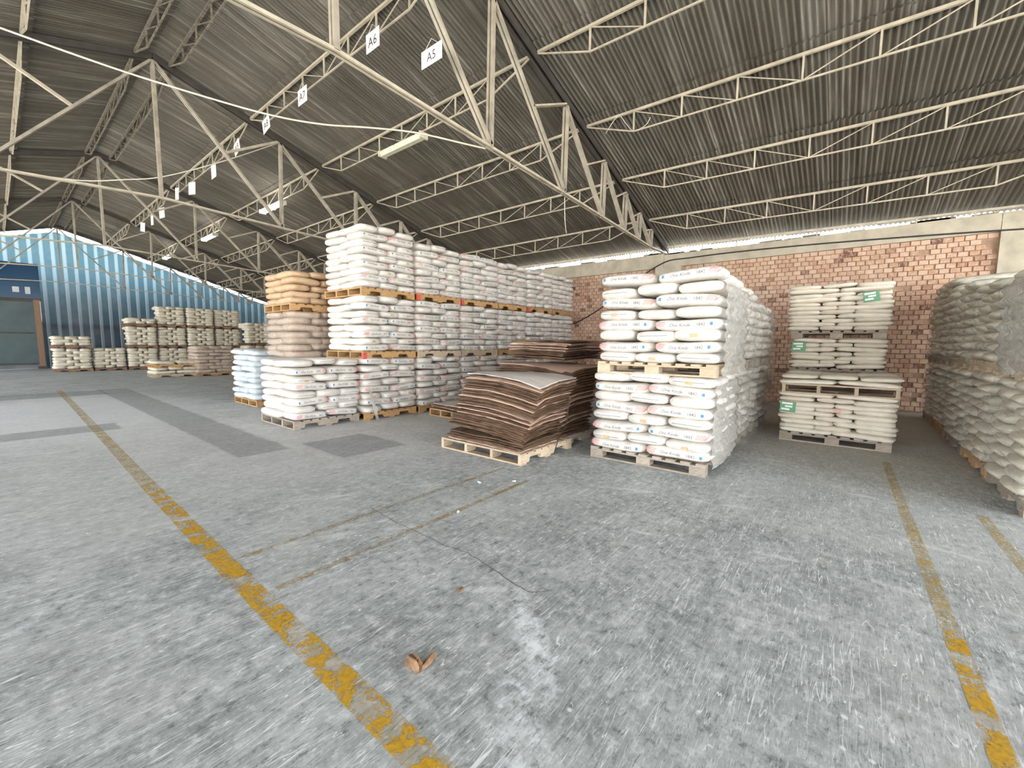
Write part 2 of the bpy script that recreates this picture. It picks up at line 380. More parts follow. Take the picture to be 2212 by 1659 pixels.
ck = [(1.904, 3.068), (1.863, 2.684), (1.862, 2.372), (1.848, 2.081), (1.873, 1.882), (1.842, 1.649), (1.789, 1.423), (1.791, 1.293), (1.90, 1.20)]
cp = []
for (ax, ay), (bx, by) in zip(ck, ck[1:]):
    for q in range(5): cp.append((ax+(bx-ax)*q/5+random.uniform(-0.007, 0.007), ay+(by-ay)*q/5))
line_pts(cp, 0.0055, 'ink_grey', 'thin crack in the concrete'); fl.children[-1].name = 'crack'
# brick side wall
WX = 11.9
wr = struct(empty('wall_right', (WX, 0, 0)), 'old brick side wall with a concrete ring beam')
obj('mortar_bed', MB().box(0.02, 0.25, -9.6, GY, 0, 3.5).mesh('mortar_bed', 'mortar'), wr)
for y0, y1 in ((-9.6, -2.0), (-2.0, 4.2), (4.2, 11.05), (11.05, GY)):
    obj('ring_beam', MB().box(-0.06, 0.27, y0+0.004, y1-0.004, 3.5, 3.84 if y0 < 4 else 3.88).mesh('ring_beam', 'concrete_beam'), wr)
for y0, y1 in ((-3.0, -2.0), (3.72, 4.42), (10.8, 11.3)):
    obj('column', MB().box(-0.08, 0.26, y0, y1, 0, 3.52).mesh('column', 'concrete_beam'), wr)
# broken pieces of tile left on top of the beam
for i in range(26):
    y = random.uniform(-2, 9); L = random.uniform(0.15, 0.6); h = random.uniform(0.03, 0.09)
    obj('rubble', MB().box(0.0, 0.15, y, y+L, 3.83 if y < 3.9 else 3.87, (3.83 if y < 3.9 else 3.87)+h*0.8).mesh('rubble', 'plaster_dark'), wr)
bm_variants = []
for i in range(6):
    rnd = random.Random(i); w2, h2 = 0.072, 0.0465
    m = MB(); j = lambda s: rnd.uniform(-s, s)
    a = [(0.03, -w2, -h2), (0.03, w2, -h2), (0.03, w2, h2), (0.03, -w2, h2)]
    b = [(-0.012+j(0.004), -w2+0.006+j(0.004), -h2+0.005+j(0.003)), (-0.012+j(0.004), w2-0.006+j(0.004), -h2+0.005+j(0.003)),
         (-0.012+j(0.004), w2-0.006+j(0.004), h2-0.005+j(0.003)), (-0.012+j(0.004), -w2+0.006+j(0.004), h2-0.005+j(0.003))]
    c = [(x*0+0.0, y*1.06, z*1.08) for x, y, z in b]
    m.add(a+c+b, [(0,1,5,4),(1,2,6,5),(2,3,7,6),(3,0,4,7),(4,5,9,8),(5,6,10,9),(6,7,11,10),(7,4,8,11),(8,9,10,11)])
    bm_variants.append(m)
bmesh_shared = [m.mesh('brick', 'brick') for m in bm_variants]
rest = MB(); singles = 0
for r in range(35):
    z = 3.45-r*0.099; y = -1.93+(0.07 if r % 2 else 0)
    while y < 8.4:
        yy = y+random.uniform(-0.006, 0.006); zz = z+random.uniform(-0.004, 0.004); y += 0.152
        if 3.65 < yy < 4.49: continue
        v = random.randrange(6); dep = random.choice([0, 0, 0, 0.006, -0.004, 0.012])
        if random.random() < 0.02: continue
        if singles < 300 and r < 12 and yy < 1.75:
            obj('brick', bmesh_shared[v], wr, (dep, yy, zz)); singles += 1
        else:
            rest.add([(a+dep, b+yy, c+zz) for a, b, c in bm_variants[v].v], bm_variants[v].f)
o = obj('brick', rest.mesh('brick_rest', 'brick'), wr); o['kind'] = 'stuff'

# corrugated roof
def corr_mesh(name, W, L, pitch, amp, mats, per=6, rib=None):
    n = int(round(W/pitch))*per; vs = []; fs = []
    for i in range(n+1):
        y = -W/2+W*i/n; z = amp*math.cos(2*math.pi*i/per)
        vs += [(0, y, z), (L, y, z-0.0)]
    for i in range(n): fs.append((2*i, 2*i+1, 2*i+3, 2*i+2))
    return MB().add(vs, fs).mesh(name, mats, True)
SW = 0.836; ANG = math.atan(SL)
sheet = corr_mesh('roof_sheet', SW+0.03, 1.88, 0.0787, 0.019, 'roof_sheet')
ceil_r = struct(empty('ceiling'), 'corrugated roof slope over the stacks'); ceil_l = struct(empty('ceiling'), 'corrugated roof slope beyond the ridge')
ROWS = [2.35, 4.05, 5.70, 7.30, 8.90, 10.50]
ny = 49
for side in (1, -1):
    for ri, x0 in enumerate(ROWS):
        for k in range(ny):
            y = -9.5+SW*(k+0.5)
            yo = random.uniform(-0.01, 0.01); lift = 0.05+0.012*(k % 2)
            xs = RX+side*(x0-RX-0.12 if ri else 0.0)
            z = roofz(RX+side*(x0-RX), y)+lift+(0.03 if ri else 0.0)
            s = 0.022 if y < 4.2 else 0.0
            dx = Vector((side*math.cos(ANG), 0, -math.sin(ANG)+0.02)).normalized()
            dy = Vector((0, side, s*side)).normalized(); dz = dx.cross(dy)
            o = bpy.data.objects.new('roof_sheet', sheet); COL.objects.link(o); o.parent = ceil_r if side == 1 else ceil_l
            mm = Matrix((dx, dy, dz)).transposed().to_4x4(); mm.translation = Vector((xs, y+yo, z)); o.matrix_basis = mm
rc = MB()
for side in (1, -1):
    rc.add([(RX, -9.5, RZ+0.13+zoff(-9.5)), (RX+side*0.3, -9.5, RZ+0.02+zoff(-9.5)), (RX, 4.2, RZ+0.13), (RX+side*0.3, 4.2, RZ+0.02), (RX, 31.6, RZ+0.13), (RX+side*0.3, 31.6, RZ+0.02)], [(0, 1, 3, 2), (2, 3, 5, 4)])
obj('ridge_cap', rc.mesh('ridge_cap', 'roof_sheet'), ceil_r)

# trusses
PX = [4.65, 6.62, 8.12, 9.20, 10.03, 10.80]
def chordz(x): return 4.27-0.40*min(1, abs(x-RX)/8.6)
ORD = ['behind the camera', 'beside the camera at the right edge', 'nearest to the camera', 'second from the camera', 'third from the camera', 'fourth from the camera', 'against the far gable wall']
def truss(i, Y):
    root = empty('roof_truss', (0, Y, zoff(Y)))
    tag(root, 'pale steel roof truss with braced webs, '+ORD[i], 'truss', 'steel roof trusses')
    near = i == 2
    def member(name, a, b, w, h, mat='steel_truss', dbl=False):
        m = MB()
        if dbl:
            for dy in (-0.032, 0.032): m.bar((a[0], dy, a[1]), (b[0], dy, b[1]), w*0.55, 0.042, (0, 1, 0))
        else: m.bar((a[0], 0, a[1]), (b[0], 0, b[1]), w, h, (0, 1, 0))
        return obj(name, m.mesh(name, mat), root)
    for sd in (1, -1):
        if sd == -1 and i < 2: pass
        X = lambda x: RX+sd*(x-RX)
        zr = lambda x: RZ-SL*(x-RX)-0.06
        o = obj('rafter', MB().bar((RX, -0.045, RZ-0.05), (X(EX), -0.045, zr(EX)), 0.10, 0.035, (0, 1, 0)).bar((RX, 0.045, RZ-0.05), (X(EX), 0.045, zr(EX)), 0.10, 0.035, (0, 1, 0)).mesh('rafter', 'steel_dark'), root)
        nodes = [RX]+PX
        cm = MB()
        for a, b in zip(nodes, nodes[1:]+[EX-0.05]):
            za = chordz(a); zb = chordz(b) if b < 11 else zr(EX)-0.05
            for dy in (-0.035, 0.035): cm.bar((X(a), dy*0.8, za), (X(b), dy*0.8, zb), 0.034, 0.026, (0, 1, 0))
        obj('bottom_chord', cm.mesh('bottom_chord', 'steel_pale'), root)
        for j, x in enumerate(PX):
            member('post', (X(x), chordz(x)), (X(x+0.05), zr(x)), 0.10, 0.09, 'steel_truss', True)
        for a, b in zip(nodes[:-1], nodes[1:]):
            member('diagonal', (X(a+0.03), zr(a)-0.06), (X(b), chordz(b)+0.03), 0.075, 0.07, 'steel_truss', a < 6)
            mx, mz = (a+b)/2, ((zr(a)-0.06)+chordz(b)+0.03)/2
            member('strut', (X(mx), mz), (X(b), zr(b)-0.04), 0.05, 0.05, 'steel_pale', near)
        for x in PX: obj('gusset_plate', MB().box(X(x)-0.07, X(x)+0.07, -0.006, 0.006, chordz(x)-0.03, chordz(x)+0.11).mesh('gusset_plate', 'steel_truss'), root)
    member('king_post', (RX, chordz(RX)), (RX, RZ-0.06), 0.10, 0.09, 'steel_truss', True)
    return root
for i, Y in enumerate(TY): truss(i, Y)

# lattice purlins
PUR = [4.05, 5.70, 7.30, 8.90, 10.50, 11.86]
NTH = ['first', 'second', 'third', 'fourth', 'fifth', 'sixth']
BAYN = ['behind the camera', 'overhead at the right edge', 'between the nearest and second trusses', 'between the second and third trusses', 'between the third and fourth trusses', 'in the bay before the far gable']
def purlin(bi, x, depth, label, name='lattice_purlin', h=0.34, group='lattice purlins under the roof sheets'):
    y0, y1 = TY[bi]+0.07, TY[bi+1]-0.07
    root = empty(name, (x, y0, roofz(x, y0)-0.02)); tag(root, label, 'purlin', group)
    dz = zoff(y1)-zoff(y0); L = y1-y0; n = 9; Z = lambda y: dz*y/L
    mat = 'steel_dust' if name == 'ridge_purlin' else 'steel_pale'; hh = min(h, 0.34)
    obj('top_chord', MB().bar((0, 0, 0), (0, L, dz), 0.04, 0.04).mesh('top_chord', mat), root)
    n = 7; ys = [0.92+(L-1.84)*k/(n-1) for k in range(n)]
    pts = [(0, 0, -0.02)]+[(0, y+0.0, -hh+Z(y)) for y in ys]+[(0, L, dz-0.02)]
    bc = MB()
    for a, b in zip(pts, pts[1:]): bc.bar(a, b, 0.022, 0.022)
    obj('bottom_chord', bc.mesh('bottom_chord', mat), root)
    for k, y in enumerate(ys):
        obj('vertical', MB().bar((0, y, Z(y)), (0, y, Z(y)-hh), 0.024, 0.024).mesh('vertical', mat), root)
        if k < n-1:
            yn = ys[k+1]
            a, b = ((0, y, Z(y)-0.01), (0, yn, Z(yn)-hh)) if k < (n-1)/2 else ((0, yn, Z(yn)-0.01), (0, y, Z(y)-hh))
            obj('diagonal', MB().bar(a, b, 0.013, 0.013).mesh('diagonal', mat), root)
    return root
for bi in range(len(TY)-1):
    if bi == 0: continue
    for pi, x in enumerate(PUR):
        purlin(bi, x, 0, 'pale lattice purlin, %s below ridge, %s' % (NTH[pi], BAYN[bi]))
    for x, t in ((RX+0.26, 'right of the ridge'), (RX-0.26, 'left of the ridge')):
        purlin(bi, x, 0, 'dusty ridge purlin %s, %s' % (t, BAYN[bi]), 'ridge_purlin', 0.30, 'ridge purlins')
    if bi >= 2:
        purlin(bi, RX-1.7, 0, 'pale purlin beyond the ridge, %s' % BAYN[bi])

# far gable wall of ribbed translucent sheets
wf = struct(empty('wall_far', (0, GY, 0)), 'ribbed blue-grey sheet gable wall at the far end')
RIB = 0.385
def gable_panel(x0, x1, z0, mats=('gable_sheet', 'gable_rib')):
    m = MB(); n = int(round((x1-x0)/RIB))
    for k in range(n):
        a = x0+k*RIB
        prof = [(a, 0.0), (a+0.12, 0.0), (a+0.15, -0.035), (a+0.235, -0.035), (a+0.265, 0.0), (a+RIB, 0.0)]
        for q in range(5):
            (xa, ya), (xb, yb) = prof[q], prof[q+1]
            ta, tb = roofz(xa)-0.20, roofz(xb)-0.20
            m.add([(xa, ya, z0), (xb, yb, z0), (xb, yb, tb), (xa, ya, ta)], [(0, 1, 2, 3)], 1 if q in (1, 2, 3) else 0)
    return m.mesh('wall_sheet', list(mats))
for k in range(18):
    x0 = -7.64+k*3*RIB
    if x0+3*RIB > 12.2: break
    z0 = 0.0 if (x0 > 1.4 or x0+3*RIB < -2.6) else 5.0
    obj('wall_sheet', gable_panel(x0, x0+3*RIB, z0), wf)
obj('girt', MB().box(-7.2, 11.9, 0.03, 0.09, 2.2, 2.28).mesh('girt', 'steel_dark'), wf)
# doorway at the far left
dr = struct(empty('door_1', (0, GY-0.25, 0)), 'dark sliding door panel under blue glazing')
obj('door_leaf', MB().box(-2.6, 1.37, -0.03, 0.03, 0.20, 3.30).mesh('door_leaf', 'door_panel'), dr)
for zz in (0.22, 1.7, 3.22): obj('door_rail', MB().box(-2.6, 1.30, -0.05, -0.031, zz, zz+0.07).mesh('door_rail', 'steel_dark'), dr)
gm = MB()
for xa, xb, za, zb in ((-2.6, 0.74, 3.34, 5.05), (0.74, 0.95, 3.34, 3.66), (0.74, 0.95, 3.92, 5.05), (0.95, 1.13, 3.34, 5.05), (1.13, 1.30, 3.34, 3.60), (1.13, 1.30, 3.94, 5.05), (1.30, 1.62, 3.34, 5.05)):
    gm.box(xa, xb, 0.03, 0.05, za, zb)
obj('glazing', gm.mesh('glazing', 'blue_glazing'), dr)
obj('door_post', MB().box(1.36, 1.56, -0.08, 0.12, 0.0, 3.34).mesh('door_post', 'wood_dark'), dr)
obj('post_foot', MB().box(1.30, 1.62, -0.14, 0.16, 0.0, 0.12).mesh('post_foot', 'steel_dark'), dr)
obj('door_head', MB().box(-2.6, 1.62, -0.06, 0.1, 3.30, 3.38).mesh('door_head', 'steel_dark'), dr)
struct(obj('wall_light_blocker', MB().box(-9, 16, 32.4, 32.8, -0.2, 4.5).mesh('wall_light_blocker', 'blocker_dark')), 'dark wall added behind the gable to block light')  # unseen wall, added to keep sky light off the lower gable sheets
# columns of the open side
wl = struct(empty('wall_left', (-7.25, 0, 0)), 'open side of the warehouse with concrete posts')
for y in TY: obj('column', MB().box(-0.15, 0.15, y-0.18, y+0.18, 0, 4.0).mesh('column', 'concrete_beam'), wl)

# ------------------------------------------------------------------ pallets
PALLETS = {}
def stringer_mesh(L, w, h, notch=True):
    xs = [-L/2, -L*0.36, -L*0.14, L*0.14, L*0.36, L/2]; zc = h*0.58
    prof = [(-L/2, 0), (xs[1], 0), (xs[1]+0.02, zc), (xs[2]-0.02, zc), (xs[2], 0), (xs[3], 0), (xs[3]+0.02, zc), (xs[4]-0.02, zc), (xs[4], 0), (L/2, 0), (L/2, h), (-L/2, h)]
    if not notch: prof = [(-L/2, 0), (L/2, 0), (L/2, h), (-L/2, h)]
    n = len(prof); m = MB()
    m.v = [(x, -w/2, z) for x, z in prof]+[(x, w/2, z) for x, z in prof]
    if notch:
        top = [(11, 0, 1, 2), (11, 2, 3), (11, 3, 6, 10), (3, 4, 5, 6), (10, 6, 7), (10, 7, 8, 9)]
        m.f += [tuple(f) for f in top]+[tuple(i+n for i in reversed(f)) for f in top]
    else: m.f += [(0, 1, 2, 3), (7, 6, 5, 4)]
    for i in range(n): m.f.append((i, i+n, (i+1) % n+n, (i+1) % n))
    m.m = [0]*len(m.f); return m
PH = 0.135
def pallet_proto(kind, LX, LY, wood, parts=True):
    """stringer: notched beams along X, boards along Y. block: nine blocks, boards along X."""
    key = (kind, round(LX, 2), round(LY, 2), wood, parts)
    if key in PALLETS: return PALLETS[key]
    items = []
    if kind == 'stringer':
        h = PH-0.04; sm = stringer_mesh(LX, 0.042, h)
        for k in range(4): items.append(('stringer', sm, (0, -LY/2+0.022+(LY-0.044)*k/3, 0.018)))
        bw = 0.105; bm = MB().box(-bw/2, bw/2, -LY/2, LY/2, 0, 0.021)
        for k in range(8): items.append(('deck_board', bm, (-LX/2+bw/2+(LX-bw)*k/7, 0, PH-0.0215)))
        bb = MB().box(-bw/2, bw/2, -LY/2, LY/2, 0, 0.0175)
        for k in (0, 0.5, 1): items.append(('bottom_board', bb, (-LX/2+bw/2+(LX-bw)*k, 0, 0)))
    else:
        bl = MB().box(-0.06, 0.06, -0.08, 0.08, 0, 0.072)
        for a in (-1, 0, 1):
            for b in (-1, 0, 1): items.append(('block', bl, (a*(LX/2-0.06), b*(LY/2-0.08), 0.0185)))
        bb = MB().box(-0.06, 0.06, -LY/2, LY/2, 0, 0.018)
        for a in (-1, 0, 1): items.append(('bottom_board', bb, (a*(LX/2-0.06), 0, 0)))
        cb = MB().box(-0.055, 0.055, -LY/2, LY/2, 0, 0.02)
        for a in (-1, 0, 1): items.append(('cross_board', cb, (a*(LX/2-0.06), 0, 0.091)))
        bw = 0.10; dm = MB().box(-LX/2, LX/2, -bw/2, bw/2, 0, 0.022)
        for k in range(9): items.append(('deck_board', dm, (0, -LY/2+bw/2+(LY-bw)*k/8, PH-0.0235)))
    if parts:
        cache = {}
        res = []
        for n, m, l in items:
            if id(m) not in cache: cache[id(m)] = m.mesh(n, wood)
            res.append((n, cache[id(m)], l))
    else:
        J = MB()
        for n, m, l in items: J.add([(a+l[0], b+l[1], c+l[2]) for a, b, c in m.v], m.f)
        res = J.mesh('wooden_pallet', wood)
    PALLETS[key] = res; return res
def pallet(x0, y0, z, LX, LY, label, kind='stringer', wood='wood_orange', rot=0.0, parts=True, group=None, red=False):
    p = pallet_proto(kind, LX, LY, wood, parts)
    loc = (x0+LX/2, y0+LY/2, z)
    if parts:
        r = empty('wooden_pallet', loc, (0, 0, rot))
        for n, m, l in p:
            obj(n, m, r, (l[0]+random.uniform(-0.003, 0.003), l[1], l[2]), (0, 0, random.uniform(-0.006, 0.006) if n == 'deck_board' else 0))
        if red:
            o = obj('painted_end', MB().box(-LX/2-0.004, -LX/2+0.07, -LY/2-0.004, -LY/2+0.05, 0.0, PH-0.022).mesh('painted_end', 'red_paint'), r); o['label'] = 'red painted corner'
    else: r = obj('wooden_pallet', p, None, loc, (0, 0, rot))
    return tag(r, label, 'pallet', group or 'wooden pallets')

# ------------------------------------------------------------------ sacks
BL, BW, BH = 0.66, 0.44, 0.12
PP, QQ = 4.2, 2.8
def sack_shape(seed):
    r = random.Random(seed)
    ph = [r.uniform(0, 6.28) for _ in range(6)]; am = [r.uniform(0.6, 1.0) for _ in range(4)]
    def wid(u):
        e = (max(0.0, 1-abs(u)**7))**0.42
        return BW/2*(0.80+0.20*e)*(1+0.018*am[0]*math.sin(3.1*u+ph[0]))*(e*0.55+0.45 if abs(u) > 0.9 else 1)
    def hei(u):
        e = (max(0.0, 1-abs(u)**5))**0.45
        return BH/2*(0.10+0.90*e)*(1+0.05*am[1]*math.sin(2.6*u+ph[1]))
    def mid(u): return BH*0.10*am[2]*math.sin(1.7*u+ph[2])*(1-0.3*u*u)
    return wid, hei, mid
def sack_mesh(seed, nu=13, nt=14, mat='sack_white', name='sack'):
    wid, hei, mid = sack_shape(seed); m = MB(); sg = lambda v, p: math.copysign(abs(v)**p, v)
    us = [-math.cos(math.pi*i/(nu-1)) for i in range(nu)]
    us = [0.45*u+0.55*(-1+2*i/(nu-1)) for i, u in enumerate(us)]
    vs = []
    for u in us:
        for j in range(nt):
            t = 2*math.pi*(j+0.5)/nt
            y = wid(u)*sg(math.cos(t), 2/PP); z = hei(u)*sg(math.sin(t), 2/QQ)+mid(u)
            vs.append((BL/2*u, y, z))
    fs = []
    for i in range(nu-1):
        for j in range(nt): fs.append((i*nt+j, (i+1)*nt+j, (i+1)*nt+(j+1) % nt, i*nt+(j+1) % nt))
    fs.append(tuple(range(nt))); fs.append(tuple((nu-1)*nt+j for j in reversed(range(nt))))
    m.add(vs, fs); return m.mesh(name, mat, True)
# printing wrapped onto the long side of a sack
def text_tris(body, size, shear=0.0):
    cu = bpy.data.curves.new('t', 'FONT'); cu.body = body; cu.size = size; cu.shear = shear; cu.resolution_u = 2; cu.align_x = 'CENTER'; cu.align_y = 'CENTER'
    o = bpy.data.objects.new('t', cu); COL.objects.link(o); bpy.context.view_layer.update()
    me = bpy.data.meshes.new_from_object(o.evaluated_get(bpy.context.evaluated_depsgraph_get()))
    v = [tuple(x.co) for x in me.vertices]; f = [tuple(p.vertices) for p in me.polygons]
    bpy.data.objects.remove(o); bpy.data.curves.remove(cu); bpy.data.meshes.remove(me); return v, f
T_NAME = text_tris('One Kinde', 0.046, 0.35); T_YEAR = text_tris('1842', 0.044); T_CODE = text_tris('PC - 25 KG', 0.036)
def flat_print(flip):
    """list of (verts2d, faces, material index): 0 grey ink, 1 red ink, 2 blue ink"""
    out = []; s = -1 if flip else 1
    def put(tv, dx, dz=0.0): out.append(([(x+dx, y+dz) for x, y, _ in tv[0]], tv[1], 0))
    put(T_NAME, -0.075 if not flip else -0.05); put(T_YEAR, 0.125 if not flip else 0.15)
    q = -0.26 if not flip else 0.235
    out.append(([(q, -0.014), (q+0.026, -0.014), (q+0.026, 0.016), (q, 0.016)], [(0, 1, 2, 3)], 2))
    x0 = 0.19 if not flip else -0.31
    for k in range(7):
        x = x0+k*0.015
        pts = []
        for q in range(4):
            t = q/3; pts += [(x+0.022*t+0.006*math.sin(3*t), -0.018+0.052*t), (x+0.0065+0.022*t+0.006*math.sin(3*t), -0.018+0.052*t)]
        out.append((pts, [(0, 1, 3, 2), (2, 3, 5, 4), (4, 5, 7, 6)], 1))
    return out
def print_mesh(seed, flip, mats=('ink_grey', 'ink_red', 'ink_blue')):
    wid, hei, mid = sack_shape(seed); m = MB()
    for pts, fs, mi in flat_print(flip):
        vs = []
        for x, z in pts:
            u = max(-0.97, min(0.97, x/(BL/2))); c = hei(u); zz = max(-0.9*c, min(0.93*c, z))
            y = -wid(u)*(1-(abs(zz)/c)**QQ)**(1/PP)-0.003
            vs.append((x, y, zz+mid(u)+0.0005))
        m.add(vs, fs, mi)
    return m.mesh('print', list(mats))
def end_tag_mesh(seed):
    wid, hei, mid = sack_shape(seed); u = -1; m = MB()
    x = -BL/2-0.004
    m.box(x, x+0.004, -0.035, 0.035, mid(-1)-0.02, mid(-1)+0.012)
    return m.mesh('tag', 'tag_tan')
def end_seam_mesh(seed):
    wid, hei, mid = sack_shape(seed); x = -BL/2-0.003
    return MB().box(x, x+0.004, -0.15, 0.15, mid(-1)-0.002, mid(-1)+0.003).mesh('seam', 'ink_grey')
NV = 6
SACK = {'white': [sack_mesh(i, 15, 16, 'sack_white') for i in range(NV)]}
for kd, mt in (('blue', 'sack_bluewhite'), ('brown', 'sack_brown'), ('brownwrap', 'sack_brownwrap'), ('cream', 'sack_cream'), ('wrapped', 'sack_wrapped')):
    SACK[kd] = [sack_mesh(i, 13, 12, mt) for i in range(NV)]
SACK['far'] = [sack_mesh(i, 9, 8, 'sack_far') for i in range(NV)]
PRINT = [[print_mesh(i, fl_) for fl_ in (False, True)] for i in range(NV)]
ETAG = [end_tag_mesh(i) for i in range(NV)]; ESEAM = [end_seam_mesh(i) for i in range(NV)]
STUFF = []          # (mesh, matrix) of sacks beyond the three hundred largest
ORDN = ['bottom', 'second', 'third', 'fourth', 'fifth', 'sixth', 'seventh', 'eighth', 'ninth', 'tenth', 'eleventh', 'twelfth']
KNAME = {'white': 'printed_sack', 'blue': 'bluish_sack', 'brown': 'paper_sack', 'brownwrap': 'wrapped_paper_sack', 'cream': 'cream_sack', 'wrapped': 'wrapped_sack', 'far': 'beige_sack'}
def load(x0, y0, z0, LX, LY, layers, pitch, kind, label, face='x', sides=('front', 'back'), prints=True, stuff=False, group=None, cat='sack', lean=(0, 0), jit=0.012, start=0, dome=0.03, name='sack', ntop=2, bulge=1.06, cols2=False):
    """face 'x': the 2/3 pattern shows on the face x = x0 (row along Y); face 'y': on the face y = y0; 'Y': on the face y = y0+LY."""
    W = LY if face == 'x' else LX; D = LX if face == 'x' else LY
    for k in range(layers):
        t = k/max(1, layers-1); z = z0+pitch*(k+0.5)
        typeA = (k+start) % 2 == 0
        spots = []                        # (along, depth, along-size, depth-size, long-along?, row)
        d1 = D*0.40; d2 = D-d1
        if typeA:
            for i in range(2): spots.append((W*(i+0.5)/2, d1/2, W/2, d1, True, 'front'))
            for i in range(3): spots.append((W*(i+0.5)/3, d1+d2/2, W/3, d2, False, 'back'))
        else:
            for i in range(3): spots.append((W*(i+0.5)/3, d2/2, W/3, d2, False, 'front'))
            for i in range(2): spots.append((W*(i+0.5)/2, d2+d1/2, W/2, d1, True, 'back'))
        if cols2:
            typeA = False; spots = [(W*(0.27+0.46*i), d2/2, W*0.40, d2, False, 'front') for i in range(2)]
        for si, (a, d, sa, sd, along, row) in enumerate(spots):
            if row not in sides and k < layers-ntop: continue
            v = random.randrange(NV)
            ja, jd = random.uniform(-jit, jit), random.uniform(-jit*1.6, jit*0.6)
            ss = (sa if along else sd)/BL*random.uniform(0.99, bulge); sw = (sd if along else sa)/BW*random.uniform(0.97, bulge); sh = pitch/BH*random.uniform(1.06, 1.16)*(1.15 if kind in ('cream', 'far') else 1.0)
            if face == 'x': px, py = x0+d+jd, y0+a+ja; ang = -math.pi/2 if along else 0.0
            elif face == 'y': px, py = x0+a+ja, y0+d+jd; ang = 0.0 if along else math.pi/2
            else: px, py = x0+a+ja, y0+LY-d-jd; ang = math.pi if along else -math.pi/2
            if row == 'back' and along: ang += math.pi
            if row == 'back' and not along: ang += math.pi
            px += lean[0]*t; py += lean[1]*t
            zz = z+dome*(t**3)*(1-((a/W-0.5)*2)**2)*0.9
            rot = (random.uniform(-0.03, 0.03), random.uniform(-0.025, 0.025), ang+random.uniform(-0.03, 0.03))
            flip = random.random() < 0.5
            if stuff:
                mt = Matrix.LocRotScale(Vector((px, py, zz)), __import__('mathutils').Euler(rot), Vector((ss, sw, sh)))
                STUFF.append((SACK[kind][v], mt))
                if prints and along and row == 'front' and random.random() < 0.8: STUFF.append((PRINT[v][flip], mt))
                continue
            q = (si if row == 'front' else si-(2 if typeA else 3)); cnt = 2 if (along or cols2) else 3
            if face == 'x' or face == 'Y': q = cnt-1-q
            pos = (('left', 'right') if cnt == 2 else ('left', 'middle', 'right'))[q]
            o = obj(KNAME[kind], SACK[kind][v], None, (px, py, zz), rot, (ss, sw, sh))
            tag(o, '%s, %s layer%s, %s%s' % (label, ORDN[k], ' up' if k else '', 'rear ' if row == 'back' else '', pos), cat, group or label)
            if prints:
                if along: obj('print', PRINT[v][flip], o)
                elif random.random() < 0.3: obj('tag', ETAG[v], o)
                if not along and random.random() < 0.45: obj('seam', ESEAM[v], o)
    return z0+pitch*layers

def film(x0, x1, y0, y1, z0, z1, mat, label, path, seed=0, wob=0.025, nz=36, inset_top=0.08, group=None, bot_flare=0.0):
    """stretch film hung on part of a load's outline; path = list of corner points walked at 6 cm steps"""
    pts = []
    for (ax, ay), (bx, by) in zip(path, path[1:]):
        n = max(2, int(math.hypot(bx-ax, by-ay)/0.06))
        for i in range(n): pts.append((ax+(bx-ax)*i/n, ay+(by-ay)*i/n))
    pts.append(path[-1]); cx, cy = (x0+x1)/2, (y0+y1)/2; vs = []; fs = []
    for k in range(nz+1):
        t = k/nz; z = z0+(z1-z0)*t
        for i, (x, y) in enumerate(pts):
            s = 0.018*math.sin(z*53+seed)+noise.noise(Vector((x*4+seed, y*4, z*5)))*wob+noise.noise(Vector((x*11+seed, y*11+z*6, z*3)))*wob*0.5
            dx, dy = x-cx, y-cy; l = math.hypot(dx, dy) or 1
            top = inset_top*max(0, (t-0.85)/0.15)**2; fl_ = bot_flare*(1-t)**3
            f = 1+(s+0.012-top+fl_)/l
            vs.append((cx+dx*f, cy+dy*f, z+noise.noise(Vector((x*5, y*5, seed+k)))*0.006*(k in (0, nz))))
    n = len(pts)
    for k in range(nz):
        for i in range(n-1): fs.append((k*n+i, k*n+i+1, (k+1)*n+i+1, (k+1)*n+i))
    o = obj('stretch_wrap', MB().add(vs, fs).mesh('stretch_wrap', mat, True)); return tag(o, label, 'plastic wrap', group or 'stretch film around the loads')

# --- nearest two-high stack of printed sacks
x0, y0, LX, LY = 4.56, 1.10, 1.20, 1.33
pallet(x0, y0, 0, LX, LY, 'grey block pallet on the floor under the nearest two-high white stack', 'block', 'wood_grey')
zt = load(x0-0.02, y0-0.02, PH, LX+0.02, LY+0.03, 8, 0.112, 'white', 'white printed sack, nearest stack lower load', 'x', start=0, lean=(0.02, -0.02))
pallet(x0+0.03, y0-0.05, zt+0.012, LX, LY, 'wooden block pallet between the two loads of the nearest white stack', 'block', 'wood_pale')
zt2 = zt+PH+0.014
load(x0+0.02, y0-0.05, zt2, LX+0.02, LY, 8, 0.118, 'white', 'white printed sack, nearest stack upper load', 'x', start=1, dome=0.07)
P1 = [(x0+0.10, y0-0.03), (x0+LX+0.04, y0-0.03), (x0+LX+0.04, y0+LY)]
film(x0, x0+LX, y0, y0+LY, 0.06, zt-0.01, 'film_dense', 'wrinkled clear film on the lower load of the nearest two-high stack', P1, 1, 0.035, bot_flare=0.015)
film(x0, x0+LX, y0, y0+LY, zt+0.03, zt2+0.92, 'film_dense', 'wrinkled clear film on the upper load of the nearest two-high stack', [(x0+0.12, y0-0.08), (x0+LX+0.05, y0-0.08), (x0+LX+0.05, y0+LY)], 2, 0.045, inset_top=0.25)
